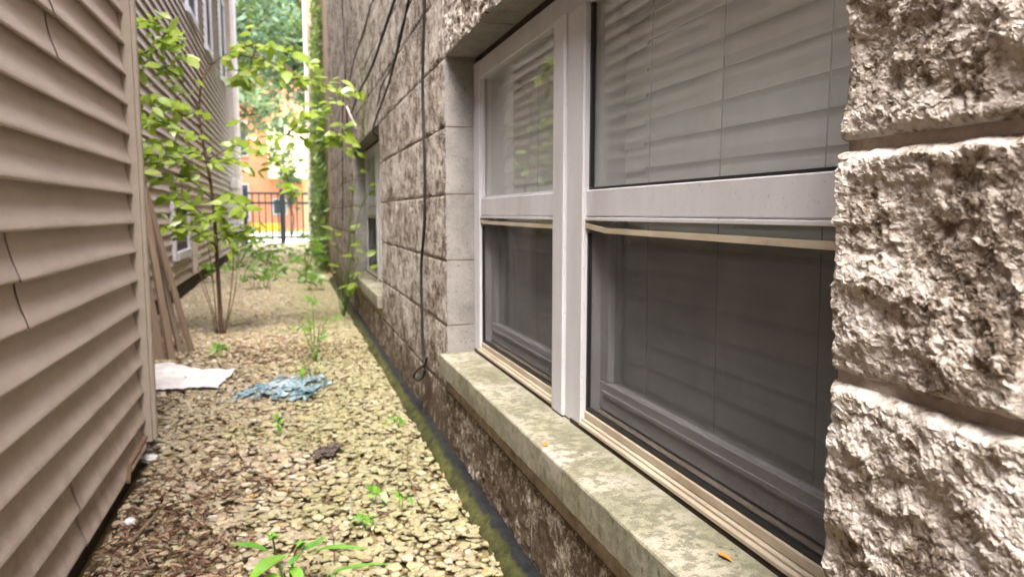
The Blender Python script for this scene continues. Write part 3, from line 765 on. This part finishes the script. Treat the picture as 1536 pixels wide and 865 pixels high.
def scatter(n, y0, y1, seed):
    r = np.random.default_rng(seed); y = y0+(y1-y0)*r.random(n)
    x = -1.0+1.42*r.random(n)
    lim = np.where(y < 2.5, -.452, -.935); m = (x > lim) & (x < .411+.022*r.random(n)**3)
    x, y = x[m], y[m]; m = r.random(len(x)) > mulchness(x, y)*.60
    return x[m], y[m]
def rotm(yaw, tx, ty):
    c, s = np.cos(yaw), np.sin(yaw); cx, sx = np.cos(tx), np.sin(tx); cy, sy = np.cos(ty), np.sin(ty)
    Z = np.zeros_like(c); O = np.ones_like(c)
    Rz = np.stack([c, -s, Z, s, c, Z, Z, Z, O], -1).reshape(-1, 3, 3)
    Rx = np.stack([O, Z, Z, Z, cx, -sx, Z, sx, cx], -1).reshape(-1, 3, 3)
    Ry = np.stack([cy, Z, sy, Z, O, Z, -sy, Z, cy], -1).reshape(-1, 3, 3)
    return Rx @ Ry @ Rz
def build_gravel():
    VV, FF = [], []; off = 0; singles = []
    for (n, y0, y1, smin, smax, T, seed, lay) in ((25000, .55, 4.2, .0075, .0195, TM, 31, .013), (21000, 4.2, 8.6, .012, .025, TF, 32, .013), (9000, 8.6, 18.5, .024, .045, TF, 33, .010)):
        x, y = scatter(n, y0, y1, seed); r = np.random.default_rng(seed+50); m = len(x)
        s = smin+(smax-smin)*r.random(m)**1.5; big = r.random(m) < .06; s[big] *= 1.35
        lz = r.random(m)
        z = gz(x, y)-.004+lay*lz; th = np.minimum(s*(.22+.26*r.random(m)), .008)
        R3 = rotm(r.random(m)*6.283, r.normal(size=m)*.13, r.normal(size=m)*.13)
        ti = r.integers(0, len(T), m)
        single = np.zeros(m, bool)
        if T is TM:
            P = np.stack([x, y, z], 1)-np.array([0, 0, CAM_H]); d = P @ _fw
            px = 768+FPX*(P@_rt)/d; py = 432.5-FPX*(P@_up)/d
            show = np.where((px > 110) & (px < 800) & (py < 862) & (d > 0) & (lz > .50), s*s/(d*d), 0)
            single[np.argsort(-show)[:300]] = True
        for t in range(len(T)):
            sel = np.where((ti == t) & ~single)[0]
            if len(sel) == 0: continue
            V, Fc = T[t]
            L = V[None]*np.stack([s[sel], s[sel], th[sel]], 1)[:, None, :]
            W = np.einsum('nij,nvj->nvi', R3[sel], L)+np.stack([x[sel], y[sel], z[sel]], 1)[:, None, :]
            VV.append(W.reshape(-1, 3)); FF.append((Fc[None]+(np.arange(len(sel))*len(V))[:, None, None]+off).reshape(-1, 3)); off += len(sel)*len(V)
        for i in np.where(single)[0]: singles.append((ti[i], R3[i], s[i], th[i], x[i], y[i], z[i]))
    o = obj('gravel', mesh('gravel', np.concatenate(VV), np.concatenate(FF), M['stone']))
    tag(o, 'pale greenish flat gravel stones covering the alley floor', 'gravel', kind='stuff')
    ms = [mesh('stone', V, Fc, M['stone']) for V, Fc in TM]
    for t, R_, s, th, x, y, z in singles:
        m4 = Matrix([[*R_[0], x], [*R_[1], y], [*R_[2], z], [0, 0, 0, 1]]) @ Matrix.Diagonal((s, s, th, 1))
        obj('stone', ms[t], ground, m4)
build_gravel()
def build_mulch():
    r = np.random.default_rng(70); n = 52000
    y = .6+5.2*r.random(n)**1.4; x = -1+1.42*r.random(n)
    m = (x > np.where(y < 2.5, -.452, -.93)) & (x < .40) & (r.random(n) < mulchness(x, y)*.64+.018)
    x, y = x[m], y[m]; n = len(x)
    L = .006+.020*r.random(n)**1.5; w = .0012+.0035*r.random(n); a = r.random(n)*6.283
    z = gz(x, y)+.004+.015*r.random(n); R3 = rotm(a, r.normal(size=n)*.25, r.normal(size=n)*.3)
    T = np.array([(-1,-1,0),(1,-.5,.15),(.9,.6,.1),(-.8,1,0),(-.9,-.8,-.5),(1,-.4,-.35),(.9,.5,-.4),(-.8,.9,-.5)])
    Fc = np.array([(0,1,2,3),(0,4,5,1),(1,5,6,2),(2,6,7,3),(3,7,4,0)])
    W = np.einsum('nij,nvj->nvi', R3, T[None]*np.stack([L, w, w*1.2], 1)[:, None])+np.stack([x, y, z], 1)[:, None]
    F2 = (Fc[None]+(np.arange(n)*8)[:, None, None]).reshape(-1, 4)
    o = obj('mulch', mesh('mulch', W.reshape(-1, 3), F2, M['mulch'])); tag(o, 'dark red-brown shredded bark mulch beside the siding', 'mulch', kind='stuff')
build_mulch()

# ------------------------------------------------------------------ planks leaning on the far wing
def plank(p0, pmid, w, t, mat, label, turn=0.):
    p0 = np.asarray(p0, float); d = np.asarray(pmid, float)-p0
    top = p0+d*((X2+.035-p0[0])/d[0]) if d[0] < -.01 else p0+d
    ax = Vector(top-p0); L = ax.length; ax.normalize()
    q = ax.to_track_quat('Z', 'Y').to_matrix().to_4x4() @ Matrix.Rotation(turn, 4, 'Z')
    n = 14; mb = MB(); V = []
    base = MB().box(-w/2, w/2, -t/2, t/2, 0, L, .002)
    me = mesh('plank', base.V, base.F, mat)
    o = obj('plank', me, None, Matrix.Translation(Vector([float(c) for c in p0])) @ q)
    return tag(o, label, 'plank', 'planks leaning on the siding')
plank(onZ(289, 528)-np.array((0, 0, .02)), onY(214, 272, 4.45), .036, .018, M['wood'], 'longest and outermost wooden plank leaning against the house siding', .35)
plank(onZ(258, 541)-np.array((0, 0, .02)), onY(221, 330, 4.20), .034, .022, M['wood'], 'pale narrow plank standing in front of the dark wide plank', .25)
plank(onZ(271, 528)-np.array((0, 0, .02)), onY(226, 330, 4.55), .026, .022, M['wood'], 'dark narrow plank between the pale plank and the longest plank', .2)
plank(onZ(241, 542)-np.array((0, 0, .02)), onY(216, 420, 4.15), .060, .022, M['wood'], 'dark wide plank tucked closest to the house corner', .1)

# ------------------------------------------------------------------ litter on the ground
def sheet(name, corners, nx, ny, hfun, mat, keepf=None, thick=.0015):
    c = [np.asarray(p, float) for p in corners]; u, v = np.meshgrid(np.linspace(0, 1, nx+1), np.linspace(0, 1, ny+1), indexing='ij')
    P = (c[0][None, None]*((1-u)*(1-v))[..., None]+c[1]*(u*(1-v))[..., None]+c[2]*(u*v)[..., None]+c[3]*((1-u)*v)[..., None])
    P[..., 0] += .014*fbm(u*5, v*5, 2, 12); P[..., 1] += .02*fbm(u*5+7, v*5, 2, 13)
    P[..., 2] = gz(P[..., 0], P[..., 1])+hfun(u, v)
    n = ny+1; i, j = np.meshgrid(np.arange(nx), np.arange(ny), indexing='ij'); a = (i*n+j).ravel(); Fc = np.stack([a, a+n, a+n+1, a+1], 1)
    if keepf is not None: Fc = Fc[keepf((i.ravel()+.5)/nx, (j.ravel()+.5)/ny)]
    V = P.reshape(-1, 3); me = mesh(name, V, Fc, mat, True); o = obj(name, me)
    md = o.modifiers.new('thickness', 'SOLIDIFY'); md.thickness = thick; return o
o = sheet('paper_sheet', [onZ(205, 590), onZ(327, 585), onZ(354, 560), onZ(215, 553)], 40, 24, lambda u, v: .020+.012*np.abs(fbm(u*3, v*2.2, 3, 14))+.035*np.exp(-((u-.30)/.12)**2)*(v > .4)*(v-.4), M['paper'])
tag(o, 'crumpled white sheet of paper lying on the gravel beside the siding corner', 'paper')
o = sheet('plastic_sheet', [onZ(322, 603), onZ(455, 606), onZ(512, 568), onZ(420, 566)], 70, 34, lambda u, v: .015+.012*np.abs(fbm(u*9, v*6, 4, 16))+.010*np.exp(-((u-.5)/.2)**2), M['teal'],
          lambda u, v: (fbm(u*9, v*5, 3, 18)+.60-1.35*np.abs(v-.5-.10*np.sin(u*5))-.30*(np.abs(u-.5)*2)**4 > 0))
tag(o, 'shredded pale blue and teal plastic sheet crumpled on the gravel', 'plastic sheet')
o = sheet('rag', [onZ(462, 697), onZ(500, 690), onZ(519, 672), onZ(478, 672)], 22, 14, lambda u, v: .022+.010*np.abs(fbm(u*5, v*4, 3, 24)), M['rag'], lambda u, v: fbm(u*4, v*4, 2, 26)+.75-1.9*np.hypot(u-.5, v-.5)**1.5 > 0)
tag(o, 'dark grey crumpled scrap lying among the pale stones', 'scrap')
def crumple(name, p, s, mat, label, cat, seed):
    r = np.random.default_rng(seed); n, m = 10, 16; V = []; Fc = []
    for i in range(n+1):
        for j in range(m):
            th = math.pi*i/n; ph = 2*math.pi*j/m; k = .75+.5*r.random()
            V.append((p[0]+s[0]*k*math.sin(th)*math.cos(ph), p[1]+s[1]*k*math.sin(th)*math.sin(ph), p[2]+s[2]*(.9+k*math.cos(th))))
    for i in range(n):
        for j in range(m): Fc.append((i*m+j, i*m+(j+1) % m, (i+1)*m+(j+1) % m, (i+1)*m+j))
    return tag(obj(name, mesh(name, V, Fc, mat)), label, cat)
pw = onZ(223, 684, -.03); crumple('litter', (pw[0], pw[1], float(gz(pw[0], pw[1]))-.002), (.024, .020, .013), M['white_plastic'], 'crumpled white wrapper under the loose strip at the corner post', 'litter', 3)
pw = onZ(194, 776, -.03); crumple('litter', (pw[0], pw[1], float(gz(pw[0], pw[1]))-.002), (.015, .018, .010), M['white_plastic'], 'small clear-white plastic scrap lying in the brown mulch', 'litter', 4)
for (xx, yy, L, lab) in (((195, 805), (238, 765), .009, 'thin grey wood splinter lying across the mulch'),):
    a, b = onZ(*xx, -.02), onZ(*yy, -.02)
    a[2] = gz(a[0], a[1])+.018; b[2] = gz(b[0], b[1])+.02
    d = (b-a)/np.linalg.norm(b-a); s = np.array((-d[1], d[0], 0))*.0045
    V = [a-s, a+s, b+s*.6, b-s*.6]; V += [v-np.array((0, 0, .004)) for v in V]
    tag(obj('wood_splinter', mesh('wood_splinter', V, [(0,1,2,3),(4,7,6,5),(0,4,5,1),(1,5,6,2),(2,6,7,3),(3,7,4,0)], M['twig'])), lab, 'splinter')
LV, LF = leaf_template(8, .30, .12, .14)
def leaf_obj(name, parent, base, tipdir, up, L, w, mat, me=None):
    y = Vector([float(c) for c in tipdir]).normalized(); z = Vector([float(c) for c in up]); z = (z-y*z.dot(y)).normalized(); x = y.cross(z)
    m4 = Matrix(((x[0]*w, y[0]*L, z[0]*L, base[0]), (x[1]*w, y[1]*L, z[1]*L, base[1]), (x[2]*w, y[2]*L, z[2]*L, base[2]), (0, 0, 0, 1)))
    return obj(name, me or mesh(name, LV, LF, mat, True), parent, m4)
leaf_me = {k: mesh('leaf', LV, LF, M[k], True) for k in ('leaf', 'leaf2', 'weedleaf')}
p = onZ(1085, 836, .321); o = leaf_obj('fallen_leaf', None, p+np.array((0, .012, .002)), (.25, -1, .05), (0, 0, 1), .024, .014, M['orange_leaf'], mesh('fallen_leaf', LV, LF, M['orange_leaf'], True)); tag(o, 'small dry orange leaf lying on the near part of the windowsill', 'leaf')
p = onZ(818, 668, .318); crumple('seed', (p[0], p[1], .3165), (.0045, .006, .004), M['orange_leaf'], 'tiny round orange seed on the windowsill edge', 'seed', 9)


# ------------------------------------------------------------------ cables on the wall
def cable(pts, r, label, loop=None):
    P = spline(pts, 10); mb = MB().tube(P, r, 7)
    o = mb.build('cable', M['cable'], None, True); return tag(o, label, 'cable', None)
CX_ = .434
vp = [onX(x, y, CX_) for x, y in ((640, -160), (637, 0), (634, 130), (637, 240), (637, 330), (632, 400), (633, 470), (635, 525), (637, 548))]
ring = [onX(x, y, .428) for x, y in ((637, 556), (633, 566), (626, 570), (621, 565), (624, 557), (631, 551), (638, 545), (640, 536))]
cable(vp+ring, .0052, 'black cable hanging straight down the wall and ending in a loop')
cable([onX(x, y, .432) for x, y in ((640, -110), (613, 0), (600, 62), (583, 125), (560, 192))]+[np.array((.47, 3.95, 1.16))], .0045, 'black cable slanting down to the head of the distant window')
cable([onX(x, y, .430) for x, y in ((640, -130), (592, 0), (572, 60), (556, 105), (538, 140))]+[np.array((.45, 5.3, 1.46))], .0065, 'thick black cable sweeping along the wall above the distant window')
cable([onX(x, y, .430) for x, y in ((600, -60), (560, 0), (545, 50), (530, 95), (519, 150))], .004, 'thin black cable drooping along the wall to the bracket')
cable([onX(x, y, .436) for x, y in ((632, -40), (603, 40), (590, 95), (572, 130), (566, 160))], .003, 'thinnest black wire between the two slanting cables')
cable([onX(x, y, .433) for x, y in ((520, -60), (514, 0), (516, 60), (518, 120), (514, 165), (514, 330))], .004, 'dark cable running down the far end of the block wall')
bkt = empty('wall_bracket', onX(520, 160, .46), 'rusty bracket with two struts on the far end of the block wall', 'bracket')
bp = onX(520, 160, .43); 
MB().tube([bp+np.array((.05, 0, 0)), bp], .012, 8).build('arm', M['twig'], bkt)
for dx, dy_, dz in ((.045, .5, -.30), (.045, -.55, -.28)): MB().tube([bp, bp+np.array((dx, dy_, dz))], .007, 6).build('strut', M['pale_metal'] if dy_ < 0 else M['twig'], bkt)
v = [onX(640, 600, .445), onX(628, 640, .42), onZ(614, 680)+np.array((0, 0, .05)), onZ(612, 715)+np.array((0, 0, .03)), onZ(620, 742)+np.array((0, 0, .022)), onZ(629, 760)+np.array((0, 0, .02))]
tag(MB().tube(spline(v, 6), .0016, 5).build('dry_vine', M['twig'], None, True), 'thin dry vine hanging from the wall foot onto the gravel', 'vine')

# ------------------------------------------------------------------ sapling and other plants
def add_leaves(parent, P, n, L, key, seed, flat=.35, both=True, start=.15):
    r = np.random.default_rng(seed); P = np.array(P); seg = np.linspace(start, 1, n)
    for i, t in enumerate(seg):
        f = t*(len(P)-1); k = min(int(f), len(P)-2); p = P[k]+(P[k+1]-P[k])*(f-k); d = P[k+1]-P[k]; d = d/np.linalg.norm(d)
        side = np.cross(d, (0, 0, 1)); ns = np.linalg.norm(side); side = side/ns if ns > .2 else np.array((1., 0, 0))
        s = 1 if i % 2 else -1
        td = d*r.uniform(.2, .9)+side*s*r.uniform(.5, 1.1)+np.array((0, 0, r.normal()*.25-.08))
        up = np.array((r.normal()*.55, -abs(r.normal())*.9-.15 if r.random() < .75 else .5, 1.))
        l = L*r.uniform(.6, 1.2); leaf_obj('leaf', parent, p, td, up, l, l*r.uniform(.85, 1.15), None, leaf_me[key])
def px_path(pts): return [onY(x, y, Y) for x, y, Y in pts]
sap = empty('sapling', onZ(333, 500), 'slender sapling with bright green leaves rising from the gravel by the planks', 'tree')
trunk = spline(px_path([(333, 508, 4.77), (328, 430, 4.78), (324, 360, 4.8), (319, 300, 4.8), (311, 245, 4.82), (303, 205, 4.82), (299, 165, 4.83), (303, 122, 4.85), (315, 98, 4.9)]), 5)
MB().tube(trunk, list(np.linspace(.0135, .0045, len(trunk))), 8).build('trunk', M['bark'], sap, True)
for i, (bx, tx, ty) in enumerate(((326, 306, 330), (328, 296, 400), (338, 352, 350), (336, 356, 410), (324, 300, 420))):
    P = spline(px_path([(bx, 500, 4.76), ((bx+tx)/2+3, (500+ty)/2, 4.74), (tx, ty, 4.75)]), 4); MB().tube(P, list(np.linspace(.005, .0018, len(P))), 5).build('shoot', M['twig'], sap, True)
BR = [([(312, 240, 4.82), (345, 222, 4.8), (385, 207, 4.75), (430, 203, 4.7), (475, 214, 4.65)], 16, .095),
      ([(315, 98, 4.9), (345, 80, 4.9), (385, 66, 4.85), (430, 75, 4.8), (470, 95, 4.75)], 20, .100),
      ([(345, 80, 4.9), (400, 92, 4.8), (450, 115, 4.65), (495, 132, 4.5), (532, 142, 4.45)], 22, .098),
      ([(385, 66, 4.85), (372, 110, 4.9), (362, 128, 4.95)], 8, .10),
      ([(303, 122, 4.85), (278, 82, 4.75), (250, 48, 4.65), (222, 32, 4.6), (196, 40, 4.55)], 20, .105),
      ([(250, 48, 4.65), (235, 66, 4.6), (214, 82, 4.6), (200, 74, 4.6)], 10, .10),
      ([(299, 165, 4.83), (270, 120, 4.8), (240, 100, 4.7), (210, 96, 4.7)], 13, .092),
      ([(301, 190, 4.82), (262, 165, 4.7), (232, 150, 4.65), (200, 152, 4.6)], 12, .090),
      ([(304, 210, 4.82), (270, 195, 4.7), (238, 178, 4.6), (206, 190, 4.55)], 13, .085),
      ([(311, 245, 4.82), (280, 225, 4.7), (250, 212, 4.6), (215, 225, 4.5)], 12, .085),
      ([(315, 270, 4.8), (285, 248, 4.7), (255, 240, 4.6), (222, 250, 4.5)], 11, .085),
      ([(319, 300, 4.8), (292, 275, 4.75), (262, 262, 4.7), (232, 272, 4.65)], 11, .085),
      ([(322, 335, 4.8), (300, 318, 4.7), (275, 300, 4.65), (246, 296, 4.6)], 11, .085),
      ([(325, 370, 4.79), (302, 352, 4.7), (276, 340, 4.6), (248, 345, 4.55)], 14, .082),
      ([(311, 245, 4.82), (330, 238, 4.7), (352, 243, 4.6), (372, 255, 4.6)], 8, .085),
      ([(319, 300, 4.8), (336, 292, 4.7), (352, 300, 4.6), (366, 316, 4.55)], 11, .085),
      ([(475, 214, 4.65), (500, 205, 4.5), (526, 210, 4.4)], 9, .085),
      ([(385, 207, 4.75), (400, 230, 4.6), (425, 255, 4.6), (440, 300, 4.6)], 9, .080),
      ([(430, 203, 4.7), (455, 180, 4.6), (490, 168, 4.5)], 9, .09),
      ([(324, 360, 4.8), (350, 352, 4.65), (372, 345, 4.6)], 7, .075),
      ([(319, 300, 4.8), (335, 330, 4.7), (345, 372, 4.6)], 6, .075)]
for i, (pp, n, L) in enumerate(BR):
    P = spline(px_path(pp), 4); b = MB().tube(P, list(np.linspace(.0055, .0016, len(P))), 5).build('branch', M['bark'], sap, True)
    add_leaves(b, P, int(n*1.18), L*1.16, 'leaf', 300+i)
def foliage(parent, paths, per, L, key, seed):
    r = np.random.default_rng(seed); VV = []; FF = []; off = 0; F0 = np.array(LF)
    for P in paths:
        P = np.array(P)
        for i in range(per):
            f = r.uniform(.2, 1)*(len(P)-1.001); k = int(f); p = P[k]+(P[k+1]-P[k])*(f-k)+r.normal(size=3)*np.array((.055, .06, .045))
            y = Vector((r.normal(), r.normal()*.6, r.normal()*.3-.15)).normalized(); z = Vector((r.normal()*.5, -abs(r.normal())*.9, 1)); z = (z-y*z.dot(y)).normalized(); x = y.cross(z)
            l = L*r.uniform(.6, 1.2); Rm = np.array([list(x), list(y), list(z)]).T*l
            VV.append(LV @ Rm.T + p); FF.append(F0+off); off += len(LV)
    return tag(obj('foliage', mesh('foliage', np.concatenate(VV), np.concatenate(FF), M[key], True), parent), kind='stuff')
foliage(sap, [spline(px_path(pp), 4) for pp, n, L in BR], 22, .086, 'leaf', 17)
# bush trailing over the distant sill and one near the ivy
def small_plant(name, base, tips, n, L, label, key, seed, cat='plant', stem=.003, group=None):
    base = np.asarray(base, float)
    e = empty(name, base, label, cat, group)
    for i, t in enumerate(tips):
        t = np.asarray(t, float); mid = (base+t)/2; mid[2] += .25*abs(t[2]-base[2])+.02
        P = spline([base+np.array((0, 0, -.03)), mid, t], 4)
        s = MB().tube(P, list(np.linspace(stem, stem*.4, len(P))), 5).build('stem', M['stem'], e, True)
        add_leaves(s, P, n, L, key, seed*10+i, .4, True, .35)
    return e
small_plant('climbing_plant', (.36, 5.35, 0), [onY(548, 238, 4.9), onY(566, 275, 4.7), onY(560, 378, 4.6), onY(540, 368, 4.9), onY(565, 400, 4.55), onY(500, 345, 5.2), onY(470, 360, 5.3), onY(530, 425, 4.9)], 4, .085, 'leafy climbing plant growing at the wall beside the distant window', 'leaf', 41, stem=.004)
small_plant('shrub', (-.72, 10.6, 0), [onY(x, y, 10.2+.3*k) for k, (x, y) in enumerate(((362, 352), (380, 345), (395, 360), (410, 350), (425, 365), (438, 372), (372, 372), (400, 376)))], 9, .13, 'low pale-leaved shrub at the foot of the far siding wall', 'leaf2', 42, stem=.006)
small_plant('shrub', (.18, 9.0, 0), [onY(x, y, 8.6+.25*k) for k, (x, y) in enumerate(((458, 352), (470, 362), (482, 370), (492, 352), (486, 390), (470, 398), (450, 385)))], 8, .11, 'low green shrub growing at the corner of the block building', 'leaf2', 43, stem=.006)
rr = np.random.default_rng(5)
for k in range(14):
    x = rr.uniform(-.8, .3); y = rr.uniform(7.2, 12.5)
    small_plant('ground_plant', (x, y, 0), [(x+rr.uniform(-.22, .22), y+rr.uniform(-.25, .2), rr.uniform(.08, .22)) for _ in range(4)], 5, .085, 'low leafy weed in the shaded gravel before the fence', 'leaf2', 50+k, stem=.003, group='low weeds before the fence')
s0 = onZ(473, 540)
small_plant('seedling', s0, [onY(440, 488, s0[1]), onY(468, 452, s0[1]), onY(500, 478, s0[1]-.1), onY(485, 492, s0[1]-.15), onY(455, 470, s0[1])], 3, .055, 'thin-stemmed seedling standing alone in the middle of the gravel', 'leaf2', 71)
s0 = onZ(330, 537); small_plant('seedling', s0, [onY(320, 523, s0[1]), onY(340, 522, s0[1]), onY(330, 517, s0[1])], 4, .045, 'small seedling sprouting between the sapling and the white paper', 'leaf2', 72)
s0 = onZ(468, 562); small_plant('seedling', s0, [onY(455, 552, s0[1]), onY(482, 554, s0[1])], 3, .05, 'flat broad-leaved seedling behind the blue plastic', 'weedleaf', 73)
s0 = onZ(418, 652); small_plant('seedling', s0, [onY(415, 624, s0[1]), onY(421, 630, s0[1]), onY(418, 640, s0[1])], 4, .020, 'upright little weed between the blue plastic and the dark scrap', 'weedleaf', 74, stem=.0015)
for k, (x, y, lab) in enumerate(((560, 745, 'single-leaf sprout beside the dry vine'), (600, 752, 'pointed bright leaf sprout at the end of the dry vine'))):
    s0 = onZ(x, y+12); small_plant('seedling', s0, [onY(x-2, y-14, s0[1]), onY(x+14, y-8, s0[1])], 2, .030, lab, 'weedleaf', 75+k, stem=.001)
for k, (x, y, lab) in enumerate(((545, 795, 'low rosette of pale green moss-like weed by the orange stone'), (592, 640, 'tiny green sprout near the wall foot strip'))):
    s0 = onZ(x, y); small_plant('seedling', s0, [s0+np.array((a, b, .02)) for a, b in ((.03, .01), (-.03, 0), (0, .03), (.02, -.025))], 4, .018, lab, 'weedleaf', 78+k, stem=.001)
# foreground weed with long serrated leaves
def long_leaf(parent, P, w, mat, teeth=True):
    P = spline(P, 9); n = len(P)-1; V = []; Fc = []
    for i, p in enumerate(P):
        t = i/n; d = P[min(i+1, n)]-P[max(i-1, 0)]; s = np.cross(d, (0, 0, 1.)); s = s/np.linalg.norm(s)
        ww = w*(math.sin(math.pi*min(1, .06+t*.94))**.8)*(1-.25*t)*(1+(.12 if i % 2 else -.06)*teeth)
        V += [p-s*ww+np.array((0, 0, .25*ww)), p, p+s*ww+np.array((0, 0, .25*ww))]
    for i in range(n): a = i*3; Fc += [(a, a+1, a+4, a+3), (a+1, a+2, a+5, a+4)]
    return obj('leaf', mesh('leaf', V, Fc, mat, True), parent)
WY = 1.40
wb = onZ(430, 880); wb = np.array((wb[0], wb[1]+.02, 0))
weed = empty('weed', wb, 'weed with long serrated green leaves and bud heads in the foreground gravel', 'weed')
tops = [onY(408, 800, 1.42), onY(452, 812, 1.40), onY(432, 850, 1.38)]
for i, tp in enumerate(tops):
    P = spline([wb+np.array((.004*i, 0, -.02)), (wb+tp)/2+np.array((.006*(i-1), 0, .01)), tp], 5)
    s = MB().tube(P, list(np.linspace(.0030, .0016, len(P))), 6).build('stem', M['stem'], weed, True)
    if i < 2:
        r = np.random.default_rng(600+i)
        for k in range(16):
            a = k*2.4; leaf_obj('leaf', s, tp+np.array((0, 0, -.012*r.random())), (math.cos(a)*.7, math.sin(a)*.7, .6*r.random()), (0, 0, 1), r.uniform(.008, .019), .012, None, leaf_me['weedleaf'])
def L3(*a): return [onY(x, y, Y) for x, y, Y in a]
for pts, w in ((L3((455, 834, 1.39), (490, 822, 1.36), (525, 821, 1.34), (553, 823, 1.33)), .0075),
               (L3((478, 872, 1.30), (510, 855, 1.28), (550, 847, 1.27), (592, 845, 1.26)), .0055),
               (L3((428, 832, 1.40), (408, 842, 1.36), (390, 855, 1.33), (366, 880, 1.31)), .0135),
               (L3((402, 826, 1.42), (385, 820, 1.42), (365, 817, 1.42), (346, 816, 1.43)), .0095),
               (L3((452, 826, 1.40), (465, 820, 1.41), (478, 812, 1.43), (487, 803, 1.45)), .0085),
               (L3((404, 860, 1.36), (408, 870, 1.34), (412, 885, 1.33)), .011),
               (L3((436, 850, 1.38), (446, 860, 1.36), (452, 874, 1.34)), .009),
               (L3((450, 832, 1.40), (440, 840, 1.38), (434, 848, 1.36)), .006)):
    long_leaf(weed, pts, w*1.4, M['weedleaf'])
tw = [onZ(490, 800)+np.array((0, 0, .02)), onZ(500, 825)+np.array((0, 0, .035)), onZ(502, 855)+np.array((0, 0, .02))]
tag(MB().tube(spline(tw, 5), .0014, 5).build('dry_twig', M['bark'], None, True), 'thin dark curved twig behind the foreground weed leaves', 'twig')
